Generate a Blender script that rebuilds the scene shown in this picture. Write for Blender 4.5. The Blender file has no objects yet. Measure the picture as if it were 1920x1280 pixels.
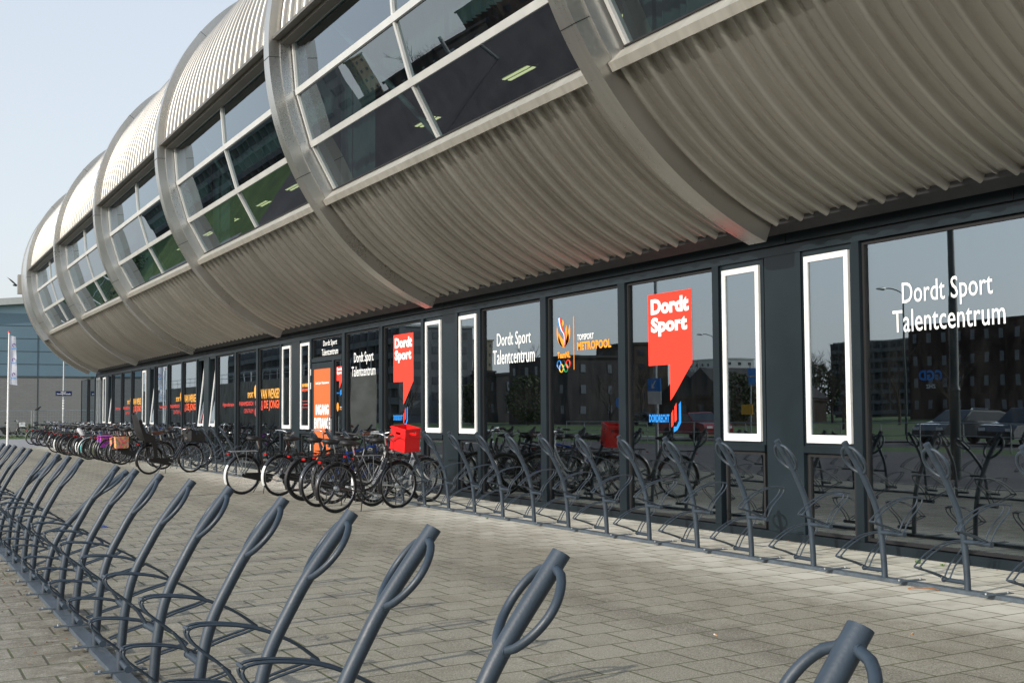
import bpy, bmesh, math, random
from math import sin, cos, pi, radians as rad, atan2, sqrt
from mathutils import Vector as V, Matrix
random.seed(7)
sc = bpy.context.scene
COL = sc.collection
# ------------------------------------------------------------------ camera
cam_d = bpy.data.cameras.new('camera'); cam = bpy.data.objects.new('camera', cam_d); COL.objects.link(cam)
yaw, pitch, roll = 0.4673, 0.0565, -0.0066
f_ = V((-cos(yaw)*cos(pitch), sin(yaw)*cos(pitch), sin(pitch)))
r_ = f_.cross(V((0, 0, 1))).normalized(); u_ = r_.cross(f_)
cr, sr = cos(roll), sin(roll)
R_, U_ = cr*r_+sr*u_, -sr*r_+cr*u_
m = Matrix.Identity(4)
for i in range(3):
    m[i][0] = R_[i]; m[i][1] = U_[i]; m[i][2] = -f_[i]
m.translation = V((0, -8.699, 1.36))
cam.matrix_world = m
cam_d.sensor_width = 36; cam_d.lens = 2375.2/1920*36; cam_d.clip_start = 0.05; cam_d.clip_end = 3000
sc.camera = cam
# ------------------------------------------------------------------ light
SUN_EL = rad(24.5); SUN_AZ = (0.257, -0.966)
w = bpy.data.worlds.new('World'); sc.world = w; w.use_nodes = True
nt = w.node_tree; bg = nt.nodes['Background']
sky = nt.nodes.new('ShaderNodeTexSky'); sky.sky_type = 'NISHITA'; sky.sun_disc = False
sky.sun_elevation = SUN_EL; sky.sun_rotation = atan2(SUN_AZ[0], SUN_AZ[1])
sky.air_density = 1.0; sky.dust_density = 3.2; sky.ozone_density = 1.6
# thin bright haze over the clear sky: paler and brighter towards the horizon
tcw = nt.nodes.new('ShaderNodeTexCoord'); sp_ = nt.nodes.new('ShaderNodeSeparateXYZ'); nt.links.new(tcw.outputs['Generated'], sp_.inputs[0])
rw = nt.nodes.new('ShaderNodeValToRGB'); nt.links.new(sp_.outputs[2], rw.inputs[0]); ew = rw.color_ramp.elements
ew[0].position = 0.0; ew[0].color = (.87, .895, .915, 1); ew[1].position = 1.0; ew[1].color = (.16, .24, .38, 1)
for p_, c_ in ((.12, (.85, .895, .93)), (.30, (.79, .845, .90)), (.6, (.36, .44, .56))):
    k_ = ew.new(p_); k_.color = (*c_, 1)
hz = nt.nodes.new('ShaderNodeVectorMath'); hz.operation = 'SCALE'; nt.links.new(rw.outputs[0], hz.inputs[0]); 
# the haze glows more on the sun's side of the sky
dsun = nt.nodes.new('ShaderNodeVectorMath'); dsun.operation = 'DOT_PRODUCT'; nt.links.new(tcw.outputs['Generated'], dsun.inputs[0])
dsun.inputs[1].default_value = (SUN_AZ[0]*cos(SUN_EL), SUN_AZ[1]*cos(SUN_EL), sin(SUN_EL))
mr = nt.nodes.new('ShaderNodeMapRange'); nt.links.new(dsun.outputs['Value'], mr.inputs[0])
for i_, v_ in enumerate((-.1, 1.0, 6.7, 16.0)): mr.inputs[i_+1].default_value = v_
nt.links.new(mr.outputs[0], hz.inputs['Scale'])
ad = nt.nodes.new('ShaderNodeVectorMath'); ad.operation = 'ADD'; sk = nt.nodes.new('ShaderNodeVectorMath'); sk.operation = 'SCALE'; sk.inputs['Scale'].default_value = .55; nt.links.new(sky.outputs[0], sk.inputs[0]); nt.links.new(sk.outputs[0], ad.inputs[0]); nt.links.new(hz.outputs[0], ad.inputs[1])
nt.links.new(ad.outputs[0], bg.inputs[0]); bg.inputs[1].default_value = 0.11
sd = bpy.data.lights.new('sun', 'SUN'); sun = bpy.data.objects.new('sun', sd); COL.objects.link(sun)
sd.energy = 4.1; sd.angle = rad(0.55); sd.color = (1.0, 0.93, 0.83)
sun.rotation_euler = V((SUN_AZ[0]*cos(SUN_EL), SUN_AZ[1]*cos(SUN_EL), sin(SUN_EL))).to_track_quat('Z', 'Y').to_euler()
vs = sc.view_settings; vs.view_transform = 'Standard'; vs.look = 'None'; vs.exposure = 0.02; vs.gamma = 1
sc.cycles.max_bounces = 8; sc.cycles.transparent_max_bounces = 16; sc.cycles.glossy_bounces = 5

# ------------------------------------------------------------------ materials
def nodemat(name):
    mt = bpy.data.materials.new(name); mt.use_nodes = True
    return mt, mt.node_tree, mt.node_tree.nodes['Principled BSDF']
def coords(t, scale=(1, 1, 1), kind='Object'):
    tc = t.nodes.new('ShaderNodeTexCoord'); mp = t.nodes.new('ShaderNodeMapping')
    mp.inputs['Scale'].default_value = scale
    t.links.new(tc.outputs[kind], mp.inputs[0]); return mp.outputs[0]
def noise(t, vec, scale, detail=4, rough=.55):
    n = t.nodes.new('ShaderNodeTexNoise'); n.inputs['Scale'].default_value = scale
    n.inputs['Detail'].default_value = detail; n.inputs['Roughness'].default_value = rough
    t.links.new(vec, n.inputs['Vector']); return n.outputs['Fac']
def ramp(t, fac, stops):
    r = t.nodes.new('ShaderNodeValToRGB'); e = r.color_ramp.elements
    e[0].position, e[0].color = stops[0][0], (*stops[0][1], 1)
    e[1].position, e[1].color = stops[-1][0], (*stops[-1][1], 1)
    for p, c in stops[1:-1]:
        k = e.new(p); k.color = (*c, 1)
    t.links.new(fac, r.inputs[0]); return r.outputs[0]
def mix(t, a, b, fac, mode='MIX'):
    n = t.nodes.new('ShaderNodeMix'); n.data_type = 'RGBA'; n.blend_type = mode
    for s, v in ((6, a), (7, b)):
        if isinstance(v, tuple): n.inputs[s].default_value = (*v, 1)
        else: t.links.new(v, n.inputs[s])
    if isinstance(fac, float): n.inputs[0].default_value = fac
    else: t.links.new(fac, n.inputs[0])
    return n.outputs[2]
def mathn(t, op, a, b=None, c=None):
    n = t.nodes.new('ShaderNodeMath'); n.operation = op
    for i, v in enumerate((a, b, c)):
        if v is None: continue
        if isinstance(v, (int, float)): n.inputs[i].default_value = v
        else: t.links.new(v, n.inputs[i])
    return n.outputs[0]
def bump(t, bs, h, strength, dist=.01):
    n = t.nodes.new('ShaderNodeBump'); n.inputs['Strength'].default_value = strength; n.inputs['Distance'].default_value = dist
    t.links.new(h, n.inputs['Height']); t.links.new(n.outputs[0], bs.inputs['Normal'])
def rng(t, v, a, b, c=0., d=1.):
    n = t.nodes.new('ShaderNodeMapRange'); 
    for i, x in enumerate((a, b, c, d)): n.inputs[i+1].default_value = x
    t.links.new(v, n.inputs[0]); return n.outputs[0]
def simple(name, col, rough=.5, metal=0., var=.12, nscale=3., bmp=0., coat=0., emit=0.):
    mt, t, b = nodemat(name)
    vec = coords(t)
    n = noise(t, vec, nscale, 5)
    lo = tuple(c*(1-var) for c in col); hi = tuple(min(1, c*(1+var)) for c in col)
    t.links.new(ramp(t, n, [(.3, lo), (.7, hi)]), b.inputs['Base Color'])
    b.inputs['Roughness'].default_value = rough; b.inputs['Metallic'].default_value = metal
    b.inputs['Coat Weight'].default_value = coat
    t.links.new(rng(t, n, .3, .7, rough*.85, min(1, rough*1.15)), b.inputs['Roughness'])
    if bmp: bump(t, b, noise(t, vec, nscale*12, 4), bmp)
    if emit:
        b.inputs['Emission Color'].default_value = (*col, 1); b.inputs['Emission Strength'].default_value = emit
    return mt
M = {}
# brushed, weathered anodised cladding
def metal_mat(name, lo, hi, rough, streak=True, metal=.9, bmp=.15):
    mt, t, b = nodemat(name)
    vec = coords(t); n1 = noise(t, vec, .5, 5); n2 = noise(t, coords(t, (9, .6, .6)), 1.2, 3, .5)
    n3 = noise(t, vec, 26, 4, .7)
    f = mathn(t, 'ADD', mathn(t, 'MULTIPLY', n1, .45), mathn(t, 'MULTIPLY', n2, .55))
    c = ramp(t, f, [(.34, lo), (.66, hi)])
    c = mix(t, c, mix(t, lo, hi, .5), mathn(t, 'MULTIPLY', n3, .35))
    if name == 'corrugated_metal':              # sheet to sheet tone changes, lap lines and drip marks
        sx = t.nodes.new('ShaderNodeSeparateXYZ'); t.links.new(vec, sx.inputs[0])
        wn = t.nodes.new('ShaderNodeTexWhiteNoise'); wn.noise_dimensions = '1D'
        t.links.new(mathn(t, 'FLOOR', mathn(t, 'DIVIDE', sx.outputs[0], 1.15)), wn.inputs['W'])
        g_ = rng(t, wn.outputs['Value'], 0, 1, .88, 1.0); cg = t.nodes.new('ShaderNodeCombineColor')
        for i in range(3): t.links.new(g_, cg.inputs[i])
        c = mix(t, c, cg.outputs[0], 1.0, 'MULTIPLY')
        dr_ = noise(t, coords(t, (5, .35, .35)), 1.6, 4, .6)
        c = mix(t, c, (.22, .20, .17), rng(t, dr_, .60, .74, 0, .45))
    t.links.new(c, b.inputs['Base Color'])
    b.inputs['Metallic'].default_value = metal
    t.links.new(rng(t, mathn(t, 'ADD', mathn(t, 'MULTIPLY', n3, .5), mathn(t, 'MULTIPLY', n2, .5)), .3, .7, rough-.07, rough+.1), b.inputs['Roughness'])
    if bmp: bump(t, b, noise(t, vec, 60, 3, .6), bmp, .003)
    return mt
M['clad'] = metal_mat('corrugated_metal', (.33, .312, .278), (.42, .40, .362), .42)
M['rib'] = metal_mat('rib_steel', (.40, .385, .35), (.54, .525, .49), .30, bmp=0)
M['jamb'] = metal_mat('jamb_steel', (.5, .5, .49), (.64, .63, .61), .3, bmp=0)
M['sill'] = metal_mat('sill_aluminium', (.27, .26, .225), (.40, .385, .34), .5, metal=.3)
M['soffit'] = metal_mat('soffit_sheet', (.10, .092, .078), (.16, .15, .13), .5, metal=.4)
M['alu'] = simple('window_aluminium', (.56, .56, .54), .45, .3, .06)
M['white'] = simple('white_frame_paint', (.68, .68, .67), .4, 0, .08, 5)
M['dark'] = simple('anthracite_frame', (.008, .0135, .018), .42, 0, .15, 2.5)
M['dark2'] = simple('anthracite_panel', (.010, .0165, .021), .34, 0, .3, .9)
for k_ in ('dark', 'dark2'): M[k_].node_tree.nodes['Principled BSDF'].inputs['Specular IOR Level'].default_value = .22
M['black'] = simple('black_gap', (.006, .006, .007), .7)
def scuffed(mt):
    t = mt.node_tree; b = t.nodes['Principled BSDF']; src = b.inputs['Base Color'].links[0].from_socket
    v = coords(t); n = noise(t, v, 34, 6, .75); n2 = noise(t, v, 5, 3, .5)
    c = mix(t, src, (.26, .28, .29), mathn(t, 'MULTIPLY', rng(t, n, .665, .70, 0, .8), rng(t, n2, .5, .6, 0, 1)))
    c = mix(t, c, (.16, .09, .05), mathn(t, 'MULTIPLY', rng(t, noise(t, v, 48, 4, .7), .70, .73, 0, .6), rng(t, n2, .48, .42, 0, 1)))
    t.links.new(c, b.inputs['Base Color']); return mt
M['rack'] = simple('rack_powder_coat', (.023, .036, .051), .5, .0, .2, 11, .08, .0)
scuffed(M['rack'])
M['rackrail'] = simple('rack_rail_paint', (.06, .078, .095), .55, 0, .25, 14, .2)
def glass_mat(name, tint, refl=1.0, wav=.02):
    mt = bpy.data.materials.new(name); mt.use_nodes = True; t = mt.node_tree
    for n in list(t.nodes):
        if n.type != 'OUTPUT_MATERIAL': t.nodes.remove(n)
    out = [n for n in t.nodes if n.type == 'OUTPUT_MATERIAL'][0]
    tr = t.nodes.new('ShaderNodeBsdfTransparent'); tr.inputs[0].default_value = (*tint, 1)
    gl = t.nodes.new('ShaderNodeBsdfGlossy'); gl.inputs['Roughness'].default_value = .004; gl.inputs['Color'].default_value = (.84, .93, 1, 1)
    geo = t.nodes.new('ShaderNodeNewGeometry'); dt = t.nodes.new('ShaderNodeVectorMath'); dt.operation = 'DOT_PRODUCT'
    t.links.new(geo.outputs['Normal'], dt.inputs[0]); t.links.new(geo.outputs['Incoming'], dt.inputs[1])
    one = mathn(t, 'SUBTRACT', 1.0, mathn(t, 'ABSOLUTE', dt.outputs['Value'])); fres = mathn(t, 'POWER', one, 5.0)
    vec = coords(t); bp = t.nodes.new('ShaderNodeBump'); bp.inputs['Strength'].default_value = wav; bp.inputs['Distance'].default_value = .12
    t.links.new(noise(t, vec, .9, 1.5, .4), bp.inputs['Height'])
    t.links.new(bp.outputs[0], gl.inputs['Normal'])
    ms = t.nodes.new('ShaderNodeMixShader'); md = t.nodes.new('ShaderNodeMixShader'); df = t.nodes.new('ShaderNodeBsdfDiffuse'); df.inputs[0].default_value = (.45, .44, .42, 1)
    t.links.new(rng(t, noise(t, coords(t, (3, 3, 1.2)), 1.5, 6, .7), .42, .75, .0, .014), md.inputs[0])
    fac = mathn(t, 'MINIMUM', mathn(t, 'MULTIPLY_ADD', fres, .9, refl), 1.0)
    t.links.new(fac, ms.inputs[0]); t.links.new(tr.outputs[0], ms.inputs[1]); t.links.new(gl.outputs[0], ms.inputs[2])
    t.links.new(ms.outputs[0], md.inputs[1]); t.links.new(df.outputs[0], md.inputs[2]); t.links.new(md.outputs[0], out.inputs[0]); return mt
M['glass'] = glass_mat('shopfront_glass', (.34, .40, .40), .245, .010)
M['glass_up'] = glass_mat('upper_window_glass', (.26, .37, .38), .20, .008)
M['carglass'] = simple('car_glass', (.02, .025, .03), .06)
M['red'] = simple('red_film', (.90, .036, .012), .5, 0, .03)
M['orange'] = simple('orange_film', (.85, .30, .02), .45, 0, .03)
M['amber'] = simple('amber_film', (.88, .42, .06), .45, 0, .03)
M['door'] = simple('orange_door_panel', (.58, .12, .022), .42, 0, .06)
M['textw'] = simple('white_film', (.84, .86, .86), .45, 0, .02)
M['textr'] = simple('dull_red_film', (.52, .045, .035), .45, 0, .05)
M['textr2'] = simple('vermilion_film', (.85, .10, .02), .45, 0, .05)
M['blue'] = simple('blue_film', (.01, .22, .68), .4, 0, .04)
M['green'] = simple('green_film', (.01, .3, .09), .4, 0, .04)
M['yellow'] = simple('yellow_film', (.85, .52, .03), .4, 0, .04)
M['navy'] = simple('navy_enamel', (.012, .02, .08), .3, 0, .05)
# bicycles
M['tyre'] = simple('tyre_rubber', (.009, .009, .010), .9, 0, .2, 20, .2)
M['rim'] = simple('rim_aluminium', (.30, .30, .30), .35, .9)
M['chrome'] = simple('chrome', (.72, .72, .72), .14, 1., .04)
M['bk'] = simple('black_frame_paint', (.012, .012, .014), .28, 0, .2, 6, 0, .4)
M['bkm'] = simple('matt_black_plastic', (.009, .009, .010), .6, 0, .2, 8)
M['bgrey'] = simple('grey_frame_paint', (.03, .033, .038), .3, .3, .1, 6, 0, .4)
M['bwhite'] = simple('white_bike_paint', (.62, .63, .62), .3, 0, .06, 6, 0, .4)
M['bblue'] = simple('blue_bike_paint', (.012, .06, .34), .28, .2, .1, 6, 0, .4)
M['bgreen'] = simple('olive_bike_paint', (.06, .08, .035), .35, 0, .1, 6, 0, .3)
M['bteal'] = simple('teal_bike_paint', (.05, .32, .33), .32, 0, .1, 6, 0, .3)
M['bred'] = simple('red_bike_paint', (.35, .02, .02), .3, 0, .1, 6, 0, .3)
M['leather'] = simple('brown_leather', (.11, .035, .018), .45, 0, .2, 20)
M['lens'] = simple('red_lens', (.32, .008, .008), .15, 0, .1)
M['crate'] = simple('red_crate_plastic', (.75, .012, .012), .32, 0, .06, 6)
M['dkcrate'] = simple('dark_crate_plastic', (.012, .012, .012), .5)
M['wicker'] = simple('wicker', (.16, .09, .04), .7, 0, .4, 40, .5)
def pattern(name, cols, sc_=26):
    mt, t, b = nodemat(name)
    vo = t.nodes.new('ShaderNodeTexVoronoi'); vo.inputs['Scale'].default_value = sc_; t.links.new(coords(t), vo.inputs['Vector'])
    sp = t.nodes.new('ShaderNodeSeparateColor'); t.links.new(vo.outputs['Color'], sp.inputs[0])
    c = ramp(t, sp.outputs[0], [(i/(len(cols)-1), q) for i, q in enumerate(cols)])
    t.links.new(c, b.inputs['Base Color']); b.inputs['Roughness'].default_value = .5; return mt
M['bag_purple'] = pattern('purple_flower_fabric', [(.30, .02, .32), (.38, .03, .40), (.04, .06, .40), (.42, .03, .42), (.6, .2, .02), (.30, .02, .35), (.30, .04, .5)], 20)
M['bag_orange'] = pattern('orange_flower_fabric', [(.75, .22, .06), (.75, .08, .08), (.8, .5, .1), (.1, .25, .12), (.7, .12, .2), (.8, .35, .1), (.5, .3, .4)], 24)
M['bag_grey'] = simple('grey_plastic_bag', (.4, .4, .42), .4, 0, .3, 12, .4)
# pavers -------------------------------------------------------------
def paver_mat():
    mt, t, b = nodemat('concrete_pavers')
    tc = t.nodes.new('ShaderNodeTexCoord'); sep = t.nodes.new('ShaderNodeSeparateXYZ'); t.links.new(tc.outputs['Object'], sep.inputs[0])
    X, Y = sep.outputs[0], sep.outputs[1]
    wob = mathn(t, 'MULTIPLY', mathn(t, 'SUBTRACT', noise(t, tc.outputs['Object'], .8, 2), .5), .035)
    cmb = t.nodes.new('ShaderNodeCombineXYZ')
    t.links.new(mathn(t, 'ADD', mathn(t, 'ADD', Y, 4.83), wob), cmb.inputs[0])
    t.links.new(mathn(t, 'ADD', mathn(t, 'ADD', mathn(t, 'MULTIPLY', Y, .06), mathn(t, 'ADD', X, 6.26)), wob), cmb.inputs[1])
    br = t.nodes.new('ShaderNodeTexBrick'); t.links.new(cmb.outputs[0], br.inputs['Vector'])
    br.inputs['Scale'].default_value = 1; br.inputs['Brick Width'].default_value = .325; br.inputs['Row Height'].default_value = .345
    br.inputs['Mortar Size'].default_value = .0085; br.inputs['Mortar Smooth'].default_value = .25; br.inputs['Bias'].default_value = 0
    br.inputs['Color1'].default_value = (0, 0, 0, 1); br.inputs['Color2'].default_value = (1, 1, 1, 1); br.inputs['Mortar'].default_value = (.5, .5, .5, 1)
    tile = br.outputs['Color']; mort = br.outputs['Fac']
    ob = tc.outputs['Object']
    sp1 = mathn(t, 'ADD', mathn(t, 'MULTIPLY', noise(t, ob, 95, 3, .85), .65), mathn(t, 'MULTIPLY', noise(t, ob, 210, 1, .8), .35)); sp2 = noise(t, ob, 75, 3, .8); big = noise(t, ob, .55, 5, .6); mid = noise(t, ob, 3.2, 5, .65)
    base = ramp(t, sp1, [(.40, (.07, .065, .05)), (.475, (.185, .171, .134)), (.54, (.295, .275, .217)), (.62, (.54, .515, .43))])
    base = mix(t, base, mix(t, (.20, .184, .143), (.30, .279, .22), tile), .42)
    smooth = mix(t, (.44, .42, .35), (.57, .55, .475), tile)      # smoother, newer slabs beside the building
    edge = mathn(t, 'ADD', Y, mathn(t, 'MULTIPLY', mathn(t, 'SUBTRACT', mid, .5), 1.0))
    base = mix(t, base, smooth, rng(t, edge, -2.75, -1.75, 0, .92))
    # a second smooth strip under the front rack
    dirt = rng(t, mathn(t, 'ADD', mathn(t, 'MULTIPLY', big, .35), mathn(t, 'MULTIPLY', mid, .65)), .36, .52, .25, 1)
    base = mix(t, mix(t, base, (.74, .72, .66), 1., 'MULTIPLY'), base, dirt)
    # wear band of dark grit along the aisle
    by = mathn(t, 'ABSOLUTE', mathn(t, 'ADD', mathn(t, 'ADD', Y, 3.95), mathn(t, 'MULTIPLY', mathn(t, 'SUBTRACT', mid, .5), .9)))
    grit = mathn(t, 'MULTIPLY', rng(t, by, .32, .05, 0, 1), rng(t, sp2, .45, .56, 0, 1))
    base = mix(t, base, (.09, .08, .065), mathn(t, 'MULTIPLY', grit, .75))
    by2 = mathn(t, 'ABSOLUTE', mathn(t, 'ADD', mathn(t, 'ADD', Y, 7.55), mathn(t, 'MULTIPLY', mathn(t, 'SUBTRACT', mid, .5), .5)))
    grit2 = mathn(t, 'MULTIPLY', rng(t, by2, .75, .1, 0, 1), rng(t, noise(t, ob, 9, 5, .7), .4, .62, 0, 1))
    base = mix(t, base, (.10, .085, .06), mathn(t, 'MULTIPLY', grit2, .7))
    # small pale stretched flecks towards the foreground row
    fl = noise(t, coords(t, (26, 9, 1)), 1., 2, .5)
    base = mix(t, base, (.5, .5, .48), mathn(t, 'MULTIPLY', rng(t, fl, .69, .73, 0, .75), rng(t, Y, -5.6, -6.6, 0, 1)))
    base = mix(t, base, ramp(t, mid, [(.4, (.055, .05, .035)), (.62, (.07, .085, .02))]), mathn(t, 'MULTIPLY', mort, .9))
    t.links.new(base, b.inputs['Base Color'])
    b.inputs['Roughness'].default_value = .82; b.inputs['Specular IOR Level'].default_value = .35
    h = mathn(t, 'SUBTRACT', mathn(t, 'ADD', mathn(t, 'MULTIPLY', sp1, .35), mathn(t, 'MULTIPLY', tile, .25)), mathn(t, 'MULTIPLY', mort, 1.1))
    bump(t, b, h, .55, .006); return mt
M['paver'] = paver_mat()
def asphalt():
    mt, t, b = nodemat('reddish_asphalt'); ob = coords(t)
    c = ramp(t, noise(t, ob, 120, 3, .8), [(.35, (.03, .024, .025)), (.5, (.058, .047, .047)), (.68, (.12, .105, .10))])
    c = mix(t, c, (.10, .09, .085), rng(t, noise(t, ob, .25, 5), .45, .6, 0, .6))
    t.links.new(c, b.inputs['Base Color']); b.inputs['Roughness'].default_value = .85; return mt
M['asphalt'] = asphalt()
def grassm():
    mt, t, b = nodemat('lawn'); ob = coords(t)
    c = ramp(t, noise(t, ob, .6, 8, .7), [(.35, (.035, .065, .012)), (.55, (.06, .115, .018)), (.7, (.10, .15, .03))])
    t.links.new(c, b.inputs['Base Color']); b.inputs['Roughness'].default_value = .9; bump(t, b, noise(t, ob, 14, 5), .8, .05); return mt
M['grass'] = grassm()
M['greyroad'] = simple('grey_road', (.24, .235, .23), .85, 0, .15, .8, .2)
M['path'] = simple('light_path', (.26, .25, .235), .85, 0, .1, 1, .2)
M['leaf'] = simple('weed_green', (.10, .20, .03), .6, 0, .3, 30)
M['bark'] = simple('bark', (.05, .04, .033), .9, 0, .3, 5)
M['twig'] = simple('twigs', (.075, .058, .048), .9, 0, .3, 1)
M['bush'] = simple('bush_leaves', (.05, .065, .025), .8, 0, .4, 1)
def brickm(name, c1, c2, mo, s=1.):
    mt, t, b = nodemat(name)
    br = t.nodes.new('ShaderNodeTexBrick'); tc = t.nodes.new('ShaderNodeTexCoord'); sep = t.nodes.new('ShaderNodeSeparateXYZ'); t.links.new(tc.outputs['Object'], sep.inputs[0])
    cm = t.nodes.new('ShaderNodeCombineXYZ'); t.links.new(mathn(t, 'ADD', sep.outputs[0], sep.outputs[1]), cm.inputs[0]); t.links.new(sep.outputs[2], cm.inputs[1])
    t.links.new(cm.outputs[0], br.inputs['Vector'])
    br.inputs['Scale'].default_value = s; br.inputs['Brick Width'].default_value = .22; br.inputs['Row Height'].default_value = .065; br.inputs['Mortar Size'].default_value = .01
    br.inputs['Color1'].default_value = (*c1, 1); br.inputs['Color2'].default_value = (*c2, 1); br.inputs['Mortar'].default_value = (*mo, 1)
    c = mix(t, br.outputs[0], mix(t, c1, c2, .5), rng(t, noise(t, tc.outputs['Object'], .2, 4), .4, .6, .2, .6))
    t.links.new(c, b.inputs['Base Color']); b.inputs['Roughness'].default_value = .85; return mt
M['brick_dark'] = brickm('dark_brick', (.03, .028, .03), (.05, .045, .045), (.05, .05, .05))
M['brick_red'] = brickm('maroon_brick', (.026, .010, .009), (.04, .016, .013), (.03, .025, .022))
M['brick_brown'] = brickm('brown_brick', (.045, .027, .02), (.06, .038, .028), (.055, .05, .04))
M['brick_grey'] = brickm('grey_block', (.165, .163, .158), (.20, .197, .192), (.145, .143, .14), .45)
M['concrete'] = simple('pale_concrete', (.12, .13, .14), .8, 0, .12, .3)
M['yellowc'] = simple('sand_render', (.26, .225, .16), .8, 0, .08, .3)
M['winglass'] = simple('dark_window', (.045, .055, .07), .08, 0, .3, .4)
M['winlight'] = simple('pale_window', (.16, .18, .20), .3, 0, .3, .4)
M['bluepanel'] = simple('blue_metal_panel', (.12, .19, .235), .5, .1, .10, .25)
M['bluelight'] = simple('pale_blue_panel', (.25, .36, .42), .5, 0, .05, .3)
M['eave'] = simple('eave_trim', (.40, .41, .39), .5, 0, .06)
M['weathered'] = metal_mat('weathered_hall_sheet', (.13, .11, .09), (.42, .38, .33), .7, metal=.1, bmp=0)
M['galv'] = simple('galvanised_steel', (.33, .35, .36), .45, .6, .12, 6)
M['lampgrey'] = simple('dark_green_lamp_post', (.05, .065, .065), .5, .2, .2, 3)
M['flagw'] = simple('white_flag_cloth', (.72, .73, .80), .8, 0, .04)
M['flagr'] = simple('red_flag_cloth', (.62, .02, .03), .8, 0, .04)
M['purple'] = simple('purple_print', (.10, .03, .25), .7, 0, .04)
M['lblue'] = simple('light_blue_print', (.18, .42, .78), .7, 0, .04)
M['floor'] = simple('interior_floor', (.10, .10, .10), .5, 0, .1, .8)
M['inwall'] = simple('interior_wall', (.14, .14, .135), .8, 0, .1, .5)
M['inup'] = simple('upper_room_lining', (.022, .022, .024), .8, 0, .1, .5)
M['curtain'] = simple('curtain_cloth', (.16, .19, .185), .9, 0, .1, 2)
M['incol'] = simple('interior_column_paint', (.16, .19, .18), .6, 0, .05)
M['lum'] = simple('luminaire_glow', (1., .84, .42), .4, 0, .0, 1, 0, 0, 2.2)
M['feather'] = simple('black_feathers', (.01, .01, .012), .6)
M['car_red'] = simple('car_red', (.30, .012, .014), .2, .2, .03, 1, 0, 1.)
M['car_white'] = simple('car_white', (.65, .65, .66), .2, 0, .03, 1, 0, 1.)
M['car_dark'] = simple('car_dark', (.02, .022, .03), .2, .2, .03, 1, 0, 1.)
M['car_grey'] = simple('car_grey', (.07, .075, .08), .2, .4, .03, 1, 0, 1.)
M['tan'] = simple('cigarette_filter', (.7, .32, .08), .8); M['paper'] = simple('cigarette_paper', (.8, .8, .78), .8)
M['rust'] = simple('dry_twig', (.22, .10, .04), .9, 0, .3, 30)
M['orangewood'] = simple('orange_slats', (.45, .16, .03), .6, 0, .1, 4)
M['yellow2'] = simple('yellow_sign', (.75, .35, .01), .5)

# ------------------------------------------------------------------ mesh builder
class MB:
    def __init__(s): s.v = []; s.f = []; s.mi = []; s.cur = 0
    def add(s, vs_, fs):
        o = len(s.v); s.v += [tuple(p) for p in vs_]; s.f += [tuple(i+o for i in q) for q in fs]; s.mi += [s.cur]*len(fs); return s
    def box(s, x0, x1, y0, y1, z0, z1):
        a, b, c, d, e, g = min(x0, x1), max(x0, x1), min(y0, y1), max(y0, y1), min(z0, z1), max(z0, z1)
        return s.add([(a, c, e), (b, c, e), (b, d, e), (a, d, e), (a, c, g), (b, c, g), (b, d, g), (a, d, g)],
                     [(0, 3, 2, 1), (4, 5, 6, 7), (0, 1, 5, 4), (1, 2, 6, 5), (2, 3, 7, 6), (3, 0, 4, 7)])
    def tube(s, pts, r, n=8, cap=True, closed=False):
        P = [V(p) for p in pts]; k = len(P)
        rr = r if isinstance(r, (list, tuple)) else [r]*k
        T = []
        for i in range(k):
            a = P[i-1] if (i or closed) else P[i]; b = P[(i+1) % k] if (i < k-1 or closed) else P[i]
            T.append((b-a).normalized())
        up = V((0, 0, 1)) if abs(T[0].z) < .9 else V((1, 0, 0))
        nrm = T[0].cross(up).normalized(); vs_ = []
        for i in range(k):
            nrm = (nrm - T[i]*nrm.dot(T[i])).normalized(); bi = T[i].cross(nrm)
            for j in range(n):
                a = 2*pi*j/n; vs_.append(P[i]+(nrm*cos(a)+bi*sin(a))*rr[i])
        fs = []
        for i in range(k if closed else k-1):
            for j in range(n):
                a, b = i*n+j, i*n+(j+1) % n; c, d = ((i+1) % k)*n+(j+1) % n, ((i+1) % k)*n+j
                fs.append((a, b, c, d))
        if cap and not closed: fs += [tuple(range(n))[::-1], tuple((k-1)*n+j for j in range(n))]
        return s.add(vs_, fs)
    def prism(s, poly, axis, a, b):
        """poly of 2D points in the plane normal to axis, extruded from a to b"""
        n = len(poly)
        def P(p, q): return {'x': (q, p[0], p[1]), 'y': (p[0], q, p[1]), 'z': (p[0], p[1], q)}[axis]
        return s.add([P(p, a) for p in poly]+[P(p, b) for p in poly],
                     [tuple(range(n))[::-1], tuple(range(n, 2*n))]+[(i, (i+1) % n, n+(i+1) % n, n+i) for i in range(n)])
    def build(s, name, mat, parent=None, smooth=30, xf=None):
        me = bpy.data.meshes.new(name); me.from_pydata([tuple(xf @ V(p)) for p in s.v] if xf else s.v, [], s.f)
        mats = mat if isinstance(mat, (list, tuple)) else [mat]
        for q in mats: me.materials.append(M[q])
        bm = bmesh.new(); bm.from_mesh(me)
        for i, fc in enumerate(bm.faces): fc.material_index = s.mi[i]
        bmesh.ops.recalc_face_normals(bm, faces=bm.faces)
        th = rad(smooth)
        for fc in bm.faces: fc.smooth = smooth > 0
        for e in bm.edges:
            e.smooth = len(e.link_faces) == 2 and e.calc_face_angle(0) < th
        bm.to_mesh(me); bm.free()
        o = bpy.data.objects.new(name, me); COL.objects.link(o)
        if parent: o.parent = parent
        return o
def tag(o, label=None, cat=None, group=None, kind=None):
    if label: o['label'] = label
    if cat: o['category'] = cat
    if group: o['group'] = group
    if kind: o['kind'] = kind
    return o
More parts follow.
